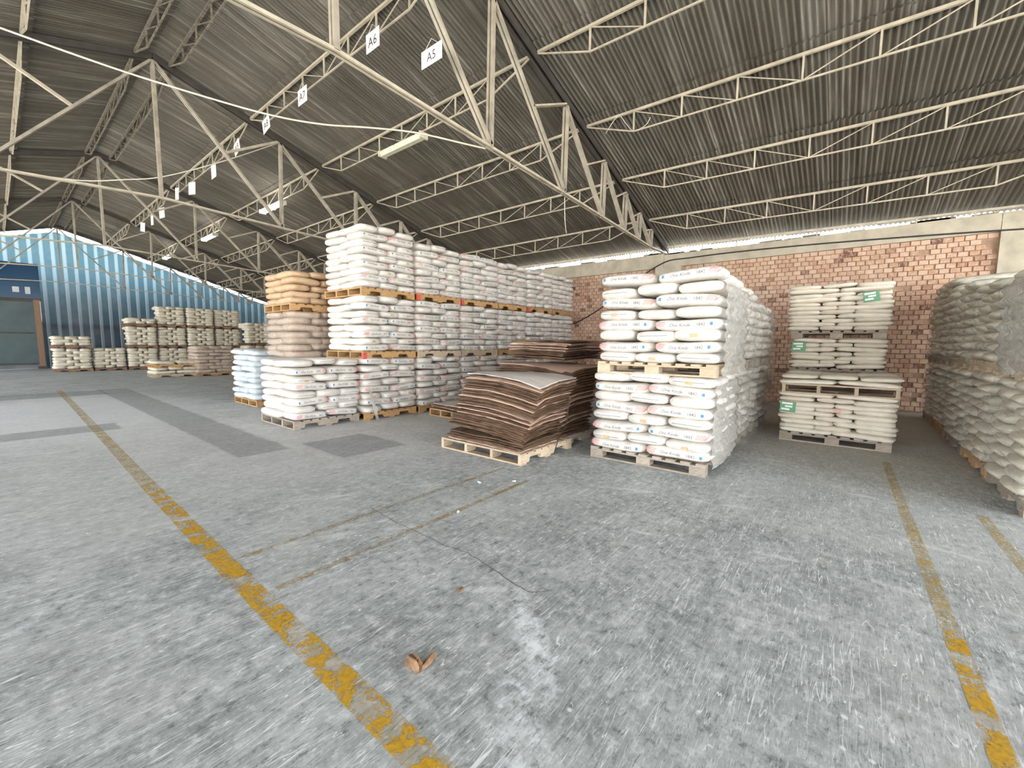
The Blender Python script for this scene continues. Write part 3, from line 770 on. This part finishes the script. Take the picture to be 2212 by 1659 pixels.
# --- stacks behind it
for q, (bx, h2) in enumerate(((6.02, 8), (7.55, 7))):
    wh = ('second', 'third')[q]
    pallet(bx, 1.16, 0, 1.2, 1.3, 'shaded block pallet on the floor in the %s stack behind the nearest one' % wh, 'block', 'wood_grey')
    z1 = load(bx, 1.14, PH, 1.2, 1.3, 8, 0.112, 'white', 'white sack, lower load of %s stack behind' % wh, 'y', prints=False, sides=('front',), stuff=True)
    pallet(bx, 1.12, z1+0.012, 1.2, 1.3, 'shaded pallet between the loads of the %s stack behind the nearest one' % wh, 'block', 'wood_grey')
    load(bx, 1.12, z1+PH+0.014, 1.2, 1.3, h2, 0.118, 'white', 'white sack, upper load of %s stack behind' % wh, 'y', prints=False, sides=('front',), stuff=True)
    film(bx, bx+1.2, 1.12, 2.4, 0.08, z1+PH+0.118*h2, 'film_thin', 'loose clear film around the %s stack behind the nearest one' % wh, [(bx+0.02, 1.07), (bx+1.22, 1.07), (bx+1.22, 1.7)], 10+q, 0.06)

# --- long white row
WYF = 6.60
cols = [2.88, 4.05, 5.23, 6.42, 7.66, 8.80, 9.95, 11.1]
CN = ['first', 'second', 'third', 'fourth', 'fifth', 'sixth', 'seventh']
zB = []
for c in range(7):
    cx, cw = cols[c], cols[c+1]-cols[c]-0.05
    yf = WYF+(0.12 if c == 0 else 0.02*math.sin(c*2.1))
    stuff = c >= 3
    pallet(cx, yf, 0, cw, 1.28, 'floor pallet under the %s column of the long white row' % CN[c], 'stringer', 'wood_grey' if c == 0 else 'wood_orange')
    z1 = load(cx-0.01, yf-0.02, PH, cw+0.03, 1.28, 8, 0.116, 'white', 'white printed sack, long row %s column bottom load' % CN[c], 'y',
              sides=('front', 'back') if c < 2 else ('front',), stuff=stuff, start=c, lean=(0.0, 0.0), jit=0.02 if c == 0 else 0.012, dome=0.06)
    if c == 0: continue
    pallet(cx, yf, z1+0.03, cw, 1.28, 'pallet under the middle load of the %s column of the long white row' % CN[c], 'stringer', ['', 'wood_orange', 'wood_pale', 'wood_pale', 'wood_orange', 'wood_pale', 'wood_orange'][c], red=(c == 1))
    z2 = load(cx-0.01, yf-0.02, z1+PH+0.032, cw+0.03, 1.28, 8, 0.118, 'white', 'white printed sack, long row %s column middle load' % CN[c], 'y',
              sides=('front', 'back') if c < 2 else ('front',), stuff=stuff, start=c+1, dome=0.05)
    if c == 6: pass
    pallet(cx, yf, z2+0.03, cw, 1.28, 'pallet under the top load of the %s column of the long white row' % CN[c], 'stringer', 'wood_orange', red=c in (2, 3, 5))
    load(cx-0.01, yf-0.02, z2+PH+0.032, cw+0.03, 1.28, 9 if c == 1 else 8, 0.115, 'white', 'white printed sack, long row %s column top load' % CN[c], 'y',
         sides=('front', 'back') if c < 2 else ('front',), stuff=stuff, start=c, dome=0.08)
# loose strip of film hanging between the first two bottom loads
st = MB()
for k in range(8):
    z = 0.55-0.075*k
    st.v += [(4.06+0.012*k, 6.50-0.012*k, z), (4.12+0.012*k+0.01*math.sin(k*2), 6.50-0.012*k+0.02*math.sin(k), z)]
    if k: st.f.append((2*k-2, 2*k-1, 2*k+1, 2*k))
st.m = [0]*len(st.f)
tag(obj('film_scrap', st.mesh('film_scrap', 'film_dense')), 'torn strip of clear film hanging between the first two bottom loads', 'plastic wrap')

# --- brown paper sacks on top, second row
pallet(3.52, 8.10, 0, 1.15, 1.2, 'floor pallet hidden behind the first column of the long white row', 'stringer', 'wood_grey')
z1 = load(3.50, 8.10, PH, 1.2, 1.2, 8, 0.115, 'white', 'white sack in the load carrying the brown sacks', 'y', prints=False, stuff=True)
z1 = load(3.55, 8.22, z1+0.03, 1.2, 1.2, 7, 0.125, 'brownwrap', 'film-wrapped brown sack, lower brown load', 'y', prints=False, jit=0.01)
film(3.55, 4.75, 8.22, 9.42, z1-0.89, z1, 'film_thin', 'clear film around the lower brown load', [(3.54, 9.4), (3.54, 8.2), (4.75, 8.2)], 21, 0.03)
pallet(3.53, 8.18, z1+0.01, 1.22, 1.2, 'fresh orange pallet under the upper brown sacks', 'stringer', 'wood_orange')
load(3.55, 8.2, z1+PH+0.012, 1.2, 1.2, 5, 0.122, 'brown', 'brown paper sack, upper brown load', 'y', prints=False, jit=0.02, dome=0.02, start=1)
# --- bluish sacks behind
pallet(3.42, 9.72, 0, 1.2, 1.3, 'orange pallet under the bluish white sacks', 'stringer', 'wood_orange')
load(3.40, 9.70, PH, 1.2, 1.3, 9, 0.117, 'blue', 'bluish white sack behind the first white column', 'x', prints=False, jit=0.02, bulge=1.1)

# --- cream sacks with green labels by the brick wall
gx, gy = 7.20, -0.52
pallet(gx+0.02, gy+0.03, 0, 1.1, 1.24, 'grey block pallet on the floor under the green-labelled sacks', 'block', 'wood_grey')
z1 = load(gx, gy, PH, 1.1, 1.30, 9, 0.062, 'cream', 'flat cream sack, front green-labelled floor load', 'x', prints=False, jit=0.014, bulge=1.08)
pallet(gx-0.03, gy+0.0, z1+0.012, 1.0, 1.27, 'pale pallet with open ends on the front green-labelled load', 'stringer', 'wood_pale')
load(gx-0.06, gy-0.03, z1+PH+0.014, 1.05, 1.32, 2, 0.055, 'cream', 'flat cream sack on the pale front pallet', 'x', prints=False, jit=0.02, bulge=1.08)
bx = 8.42; by = -0.42
pallet(bx, by, 0, 1.1, 1.22, 'floor pallet at the back of the green-labelled stacks', 'block', 'wood_grey')
z2 = load(bx, by, PH, 1.1, 1.22, 12, 0.062, 'cream', 'cream sack, back stack bottom load', 'x', prints=False, sides=('front',), stuff=False)
pallet(bx, by, z2+0.004, 1.1, 1.22, 'pallet under the middle load of the back green-labelled stack', 'block', 'wood_grey')
z3 = load(bx, by, z2+PH+0.008, 1.1, 1.22, 7, 0.064, 'cream', 'cream sack, back stack middle load', 'x', prints=False, bulge=1.06)
pallet(bx, by+0.02, z3+0.012, 1.1, 1.2, 'block pallet under the top load of the back green-labelled stack', 'block', 'wood_grey')
z4 = load(bx-0.02, by-0.02, z3+PH+0.016, 1.1, 1.30, 11, 0.064, 'cream', 'cream sack, back stack top load', 'x', prints=False, dome=0.05, bulge=1.08, start=1)
def green_label(x, y, z, rot, lab):
    r = empty('green_label', (x, y, z), (rot, 0, 0)); tag(r, lab, 'label', 'green paper labels')
    sh_ = obj('sheet', MB().box(-0.004, 0, -0.095, 0.095, -0.075, 0.075).mesh('sheet', 'green_label'), r)
    for k in range(3): obj('white_field', MB().box(-0.0065, -0.004, -0.055+0.03*(k == 2), 0.075-0.04*(k == 1), 0.035-0.042*k, 0.062-0.042*k).mesh('white_field', 'label_white'), sh_)
green_label(7.15, 0.66, 0.50, 0.06, 'green and white label on the front floor load of cream sacks')
green_label(8.37, 0.68, 1.36, 0.0, 'green and white label on the middle load of the back cream stack')
green_label(8.36, -0.18, 2.12, -0.15, 'green and white label on the top load of the back cream stack')
tag(obj('red_sticker', MB().box(7.155, 7.16, 0.06, 0.12, 0.475, 0.515).mesh('red_sticker', 'ink_red')), 'small red sticker on the front floor load of cream sacks', 'label')

# --- film-wrapped row at the right edge
rx = [11.55, 10.28, 9.0, 7.72, 6.44, 5.16, 3.9]
RN = ['farthest', 'fourth', 'third', 'second', 'nearest']
for q in range(5):
    xb, xa = rx[q]-0.06, rx[q+1]; wd = xb-xa
    if q == 0: xb -= 0.1; wd -= 0.1
    yb = -2.45
    pallet(xa, yb+0.02, 0, wd, 1.26, 'floor pallet under the %s film-wrapped stack at the right' % RN[q], 'stringer', 'wood_orange' if q % 2 else 'wood_grey')
    z1 = load(xa, yb, PH, wd, 1.30, 9, 0.104, 'wrapped', 'film-wrapped beige sack, %s right stack lower load' % RN[q], 'Y', sides=('front',), prints=False, bulge=1.06, cols2=True, jit=0.02)
    pallet(xa, yb+0.02, z1+0.012, wd, 1.26, 'pallet between the loads of the %s film-wrapped stack at the right' % RN[q], 'stringer', 'wood_pale' if q > 1 else 'wood_grey')
    n2 = (11, 11, 9, 8, 8)[q]
    load(xa, yb, z1+PH+0.014, wd, 1.30, n2, 0.108, 'wrapped', 'film-wrapped beige sack, %s right stack upper load' % RN[q], 'Y', sides=('front',), prints=False, bulge=1.06, cols2=True, jit=0.02)
    film(xa, xb, yb, -1.15, 0.1, z1, 'film_clear', 'clear film on the lower load of the %s stack at the right' % RN[q], [(xb, -2.0), (xb, -1.14), (xa, -1.14), (xa, -1.9)], 30+q, 0.05)
    film(xa, xb, yb, -1.15, z1+0.06, z1+PH+0.108*n2, 'film_dense' if q == 4 else 'film_clear', 'clear film on the upper load of the %s stack at the right' % RN[q], [(xb, -2.0), (xb, -1.14), (xa, -1.14), (xa, -1.9)], 40+q, 0.06, inset_top=0.15)

# --- veneer sheets
VS = {}
def veneer_mesh(seed, lev, LX, LY, mat):
    r = random.Random(seed*10+lev); nx, nyy = 9, 13; m = MB(); th = 0.011
    amp = (0.15, 0.7, 1.0)[lev]
    vs = []
    for side in (0, 1):
        for i in range(nx):
            for j in range(nyy):
                u, v = i/(nx-1), j/(nyy-1)
                ex = r.uniform(-0.010, 0.016) if i in (0, nx-1) else 0
                ey = r.uniform(-0.010, 0.016) if j in (0, nyy-1) else 0
                x = (u-0.5)*LX+(ex if i else -ex); y = (v-0.5)*LY+(ey if j else -ey)
                sag = -0.10*(1-u)**1.5*(1-v)**1.5-0.045*((1-v)**3)+0.02*math.sin(3.0*v+1)+0.012*math.sin(5*u)
                e = max(abs(u-0.5), abs(v-0.5))*2
                z = amp*sag+noise.noise(Vector((x*3+seed*7, y*3, lev)))*0.012*e+(th if side else 0)
                vs.append((x, y, z))
    N = nx*nyy; fs = []
    idx = lambda s, i, j: s*N+i*nyy+j
    for i in range(nx-1):
        for j in range(nyy-1):
            fs.append((idx(1, i, j), idx(1, i+1, j), idx(1, i+1, j+1), idx(1, i, j+1))); fs.append((idx(0, i, j), idx(0, i, j+1), idx(0, i+1, j+1), idx(0, i+1, j)))
    for i in range(nx-1):
        fs.append((idx(0, i, 0), idx(0, i+1, 0), idx(1, i+1, 0), idx(1, i, 0))); fs.append((idx(0, i, nyy-1), idx(1, i, nyy-1), idx(1, i+1, nyy-1), idx(0, i+1, nyy-1)))
    for j in range(nyy-1):
        fs.append((idx(0, 0, j), idx(1, 0, j), idx(1, 0, j+1), idx(0, 0, j+1))); fs.append((idx(0, nx-1, j), idx(0, nx-1, j+1), idx(1, nx-1, j+1), idx(1, nx-1, j)))
    return m.add(vs, fs).mesh('veneer_sheet', mat)
ONES = ['', 'first', 'second', 'third', 'fourth', 'fifth', 'sixth', 'seventh', 'eighth', 'ninth', 'tenth', 'eleventh', 'twelfth', 'thirteenth', 'fourteenth', 'fifteenth', 'sixteenth', 'seventeenth', 'eighteenth', 'nineteenth']
def ordinal(n):
    if n < 20: return ONES[n]
    t = n//10; u = n % 10
    return (['', '', 'twentieth', 'thirtieth', 'fortieth', 'fiftieth'][t]) if u == 0 else ['', '', 'twenty', 'thirty', 'forty', 'fifty'][t]+'-'+ONES[u]
def veneer_stack(x0, y0, z0, LX, LY, n, pitch, label, lean=(0, 0), pow_=1.2, group=None, top=True, amp0=0):
    base = {l: [veneer_mesh(s+int(x0*10), l, LX, LY, 'veneer') for s in range(3)] for l in range(3)}
    tops = veneer_mesh(99, 2 if n > 20 else 0, LX, LY, 'veneer_top')
    for k in range(n):
        t = k/(n-1); lev = 0 if (t < 0.14 or n < 20) else (1 if t < 0.5 else 2)
        last = top and k == n-1
        zadd = (0, 0.05, 0.07)[lev] if n >= 20 else 0
        me = tops if last else random.choice(base[lev])
        x = x0+LX/2+lean[0]*t**pow_+random.uniform(-0.03, 0.03); y = y0+LY/2+lean[1]*t**pow_+random.uniform(-0.03, 0.03)
        if random.random() < 0.1: x -= 0.03; y -= 0.02
        o = obj('veneer_sheet', me, None, (x, y, z0+pitch*k+zadd+random.uniform(-0.003, 0.003)), (random.uniform(-0.004, 0.004), random.uniform(-0.006, 0.006), random.uniform(-0.03, 0.03)), (random.uniform(0.97, 1.01), random.uniform(0.98, 1.01), 1))
        tag(o, 'pale top sheet of the '+label if last else 'brown sheet, %s from the bottom, %s' % (ordinal(k+1), label), 'wood sheet', group or label)
pallet(3.66, 2.82, 0, 1.10, 1.34, 'pale open-ended pallet on the floor under the front brown sheets', 'stringer', 'wood_pale')
pallet(4.80, 2.90, 0, 0.98, 1.30, 'grey pallet on the floor under the rear brown sheets', 'stringer', 'wood_grey')
veneer_stack(3.70, 2.88, PH, 0.78, 1.22, 46, 0.0172, 'front stack of brown veneer sheets', (0.30, -0.14))
veneer_stack(4.62, 2.96, PH, 0.90, 1.20, 52, 0.0172, 'middle stack of brown veneer sheets', (0.18, -0.02), top=False)
veneer_stack(4.95, 3.10, PH+0.97+0.06, 1.10, 1.05, 15, 0.0185, 'upper veneer stack by the nearest white stack', (0.1, -0.05), top=False)
pallet(5.20, 5.30, 0, 1.05, 0.95, 'small brown pallet in front of the third white column', 'stringer', 'wood_orange')
veneer_stack(5.22, 5.32, PH, 0.95, 0.85, 7, 0.014, 'low veneer stack before the white row')
tag(obj('packing_cord', MB().tube([(4.42, 2.68, 0.72), (4.39, 2.66, 0.6), (4.41, 2.68, 0.45), (4.36, 2.70, 0.33), (4.30, 2.74, 0.2), (4.24, 2.76, 0.03)], 0.007).mesh('packing_cord', 'cable_black', True)), 'black cord hanging down the side of the brown sheets', 'cord')

# --- far row by the gable
fx = [1.58, 2.86, 4.02, 5.22, 6.42, 7.66, 8.95]
plan = [[7, 3], [7], [7, 7, 2], [7, 7, 7], [7, 7, 7], [7, 7, 7]]
FN = ['leftmost', 'second', 'third', 'fourth', 'fifth', 'sixth']
for c in range(6):
    cx = fx[c]; cw = fx[c+1]-fx[c]-0.06; z = 0; yf = 26.9+0.1*(c % 2)
    for ti, n in enumerate(plan[c]):
        tn = ('bottom', 'middle', 'top')[ti]
        pallet(cx, yf, z, cw, 1.2, '%s pallet in the %s column of the far beige row' % (tn, FN[c]), 'stringer', 'wood_dark', parts=False, group='pallets of the far row')
        z = load(cx, yf, z+PH, cw, 1.2, n, 0.128, 'far', 'beige sack, %s load of far row %s column' % (tn, FN[c]), 'y', sides=('front',), prints=False, dome=0.0, ntop=1, start=1)+0.012
z = 0
for ti in range(2):
    pallet(8.35, 24.6, z, 1.25, 1.2, '%s pallet of the wrapped far stack half hidden by brown sacks' % ('bottom', 'top')[ti], 'stringer', 'wood_dark', parts=False, group='pallets of the far row')
    z = load(8.35, 24.6, z+PH, 1.25, 1.2, 8, 0.13, 'far', 'beige sack, %s load behind the brown sacks' % ('bottom', 'top')[ti], 'y', sides=('front',), prints=False, dome=0)+0.012
pallet(3.75, 20.4, 0, 1.38, 1.2, 'floor pallet of the low pile before the far row', 'stringer', 'wood_pale', parts=False)
z = load(3.75, 20.4, PH, 1.35, 1.2, 2, 0.11, 'far', 'beige sack between pallets of the low pile', 'y', prints=False)
pallet(3.75, 20.4, z+0.01, 1.38, 1.2, 'upper pallet of the low pile before the far row', 'stringer', 'wood_orange', parts=False)
load(3.75, 20.4, z+PH+0.012, 1.35, 1.2, 1, 0.11, 'far', 'beige sack on top of the low pile', 'y', prints=False)
pallet(5.0, 20.1, 0, 1.3, 1.2, 'floor pallet under the brownish wrapped load before the far row', 'stringer', 'wood_orange', parts=False)
load(5.0, 20.1, PH, 1.3, 1.2, 8, 0.13, 'brownwrap', 'brownish wrapped sack before the far row', 'y', prints=False, jit=0.02)
film(5.0, 6.3, 20.1, 21.3, 0.1, 1.2, 'film_thin', 'cloudy film around the brownish load before the far row', [(4.98, 21.2), (4.98, 20.06), (6.3, 20.06)], 51, 0.05)

# --- the remaining white sacks as one object
def build_stuff():
    V = []; F = []; MI = []; off = 0
    mats = ['sack_white', 'ink_grey', 'ink_red', 'ink_blue']
    cache = {}
    for me, mt in STUFF:
        if me.name not in cache:
            co = np.zeros(len(me.vertices)*3); me.vertices.foreach_get('co', co)
            cache[me.name] = (co.reshape(-1, 3), [tuple(p.vertices) for p in me.polygons], [mats.index(me.materials[p.material_index].name) for p in me.polygons])
        co, fs, mi = cache[me.name]
        R = np.array(mt.to_3x3()); t = np.array(mt.translation)
        V.append(co@R.T+t); F += [tuple(i+off for i in f) for f in fs]; MI += mi; off += len(co)
    me = bpy.data.meshes.new('sacks'); me.from_pydata(np.vstack(V).tolist(), [], F)
    for m in mats: me.materials.append(MAT[m])
    me.polygons.foreach_set('material_index', MI); me.polygons.foreach_set('use_smooth', [True]*len(F)); me.update()
    o = obj('sacks', me); o['kind'] = 'stuff'; o['label'] = 'white printed sacks stacked in the farther columns of the long row'; o['category'] = 'sacks'
build_stuff()

# ------------------------------------------------------------------ hanging signs
def sign(x, y, zt, w_, h, text, label, tilt=0.0, yaw=0.0, z_extra=0):
    r = empty('hanging_sign', (x, y, zt), (tilt, 0, yaw)); tag(r, label, 'sign', 'bay number signs')
    bd = obj('board', MB().box(-0.006, 0.0, -w_/2, w_/2, -h, 0).mesh('board', 'sign_white'), r)
    obj('hanger', MB().tube([(-0.003, -w_*0.3, 0), (-0.003, 0, 0.09), (-0.003, w_*0.3, 0)], 0.004, 4).mesh('hanger', 'cable_pale'), r)
    if text:
        v, f = text_tris(text, h*0.72)
        o = obj('lettering', MB().add([(-0.0085, -a, b-h*0.55) for a, b, _ in v], f).mesh('lettering', 'ink_black'), bd); o['label'] = 'black characters %s' % text
sign(3.60, 4.20, 4.96, 0.375, 0.20, 'A5', 'white sign reading A5 hung from the nearest truss')
SX = 3.88
for y, t, tl in ((5.85, 'A6', 0), (8.11, 'A7', 0.0), (9.76, 'A8', -0.2), (11.43, 'A9', -0.3)):
    sign(SX, y, 6.0, 0.34, 0.27, t, 'white sign reading %s hung under the first purlin' % t, tl)
for i, (y, x) in enumerate(((13.25, 3.94), (15.2, 3.96), (16.1, 3.81), (18.9, 4.0), (20.3, 4.0), (21.8, 4.0))):
    sign(x, y, 5.98, 0.36, 0.34, '', 'small unreadable white sign, %s beyond the A9 sign' % NTH[i], 0.1*(i % 3), 0.2*(i % 2))

# ------------------------------------------------------------------ fluorescent lamps
def lamp(y0, y1, lit, label):
    x = 5.53; z = 5.36; r = empty('fluorescent_lamp', (x, y0, z)); tag(r, label, 'lamp', 'fluorescent fittings'); L = y1-y0
    m = MB(); n = 8
    prof = [(-0.09, 0.05), (-0.05, -0.03), (0.05, -0.03), (0.09, 0.05), (0.04, 0.075), (-0.04, 0.075)]
    m.add([(a, 0, b) for a, b in prof]+[(a, L, b) for a, b in prof], [(0,1,2,3,4,5), (11,10,9,8,7,6)]+[(i, i+6, (i+1) % 6+6, (i+1) % 6) for i in range(6)])
    hs = obj('housing', m.mesh('housing', 'tube_lit' if lit else 'lamp_old'), r)
    for q in (0.0, L): obj('end_cap', MB().box(-0.095, 0.095, q-0.02, q+0.02, -0.035, 0.08).mesh('end_cap', 'lamp_old'), hs)
    for q in (0.25*L, 0.75*L): obj('hanger', MB().bar((0, q, 0.07), (0.1, q, 0.28), 0.012, 0.012).mesh('hanger', 'steel_dark'), r)
lamp(6.72, 8.08, False, 'unlit yellowed fluorescent fitting under the second purlin')
lamp(13.0, 13.75, True, 'lit fluorescent fitting, nearer of the close pair'); lamp(13.8, 14.45, True, 'lit fluorescent fitting, farther of the close pair')
lamp(18.85, 20.2, True, 'lit fluorescent fitting in the third bay'); lamp(25.0, 26.2, True, 'lit fluorescent fitting near the far gable')

# ------------------------------------------------------------------ cables
def cable(pts, r, mat, label):
    P = [Vector(p) for p in pts]; out = []
    for i in range(len(P)-1):
        p0, p1, p2, p3 = P[max(i-1, 0)], P[i], P[i+1], P[min(i+2, len(P)-1)]
        for q in range(6):
            t = q/6; out.append(0.5*((2*p1)+(-p0+p2)*t+(2*p0-5*p1+4*p2-p3)*t*t+(-p0+3*p1-3*p2+p3)*t**3))
    out.append(P[-1]); tag(obj('cable', MB().tube(out, r).mesh('cable', mat, True)), label, 'cable')
cable([(11.82, 7.0, 2.02), (11.82, 6.05, 2.49), (11.80, 4.38, 3.55), (11.80, 3.4, 3.68), (11.81, 1.33, 3.67), (11.81, -1.0, 3.57), (11.81, -2.9, 3.45)], 0.016, 'cable_black', 'black cable sagging along the brick wall')
cable([(0.0, 8.8, 5.38), (0.334, 8.6, 5.296), (1.353, 8.0, 5.054), (2.295, 7.2, 4.781), (2.833, 6.7, 4.639), (3.316, 6.3, 4.596), (3.769, 5.8, 4.573), (4.232, 5.3, 4.527), (4.609, 4.6, 4.299), (4.62, 4.25, 4.15)], 0.013, 'cable_pale', 'pale cable slung below the roof to the nearest truss')
cable([(0.0, 14.7, 5.1), (0.293, 14.5, 5.057), (0.733, 14.2, 4.996), (1.509, 13.6, 4.941), (2.131, 13.0, 5.007), (2.693, 12.5, 5.118), (3.595, 11.8, 5.536), (4.66, 11.05, 6.15)], 0.012, 'cable_pale', 'pale cable sagging from the second truss')
cable([(6.62, 4.17, 4.0), (6.6, 4.15, 3.75), (6.62, 4.15, 3.55), (6.75, 4.2, 3.40)], 0.008, 'cable_pale', 'loose pale wire dangling from the nearest truss')
cable([(7.3, 3.75, 5.2), (7.28, 3.5, 5.42), (7.3, 3.35, 5.25), (7.28, 3.2, 5.08), (7.3, 3.0, 5.12), (7.26, 2.9, 5.2)], 0.007, 'cable_pale', 'curled loose wire on the third purlin near the nearest truss')

# ------------------------------------------------------------------ litter on the floor
def shard(prof, h, name, parent):
    m = MB(); n = len(prof)
    for k, (s, dz) in enumerate(((1.0, 0.0), (0.9, h), (0.55, h*1.25))):
        for x, y in prof: m.v.append((x*s, y*s, dz+0.004*math.sin(x*90+k)))
    m.f = [(a, (a+1) % n, (a+1) % n+n, a+n) for a in range(n)]+[(a+n, (a+1) % n+n, (a+1) % n+2*n, a+2*n) for a in range(n)]+[tuple(range(2*n, 3*n)), tuple(reversed(range(n)))]
    m.m = [0]*len(m.f); return obj(name, m.mesh(name, 'bark'), parent)
r = empty('bark_piece', (1.06, 1.35, 0.0), (0, 0, -0.75)); r.scale = (0.72, 0.9, 1.5); tag(r, 'torn brown piece of wood lying on the floor beside the yellow line', 'debris')
a = shard([(-0.055, -0.035), (-0.02, -0.045), (0.03, -0.03), (0.06, -0.012), (0.03, 0.004), (-0.015, 0.012), (-0.05, -0.002)], 0.018, 'splinter', r); a.rotation_euler = (0.25, 0, -0.5); a.location = (-0.03, 0.01, 0.008)
a = shard([(-0.06, -0.012), (0.0, -0.02), (0.055, -0.012), (0.045, 0.008), (-0.03, 0.016)], 0.012, 'splinter', r); a.rotation_euler = (0, -0.1, 0.75); a.location = (0.045, 0.0, 0.008)
a = shard([(-0.05, -0.01), (0.04, -0.012), (0.05, 0.006), (-0.03, 0.012)], 0.022, 'splinter', r); a.rotation_euler = (0, 0.08, -0.75); a.location = (-0.045, -0.018, 0.006)
for i, (x, y, s) in enumerate(((1.55, 1.62, 0.3), (2.95, 2.8, 0.28), (3.2, 2.55, 0.22), (2.3, 2.42, 0.2))):
    rr = empty('wood_chip', (x, y, 0), (0, 0, i*1.3)); tag(rr, ('dark wood chip on the floor behind the torn piece', 'pale chip on the floor left of the brown sheets', 'pale chip on the floor before the brown sheets', 'pale chip on the floor by the thin orange lines')[i], 'debris')
    c_ = shard([(-0.05*s*2, -0.01), (0.05*s*2, -0.008), (0.04*s*2, 0.009), (-0.03*s*2, 0.012)], 0.008, 'chip', rr)
    if i: c_.data.materials[0] = MAT['label_white']
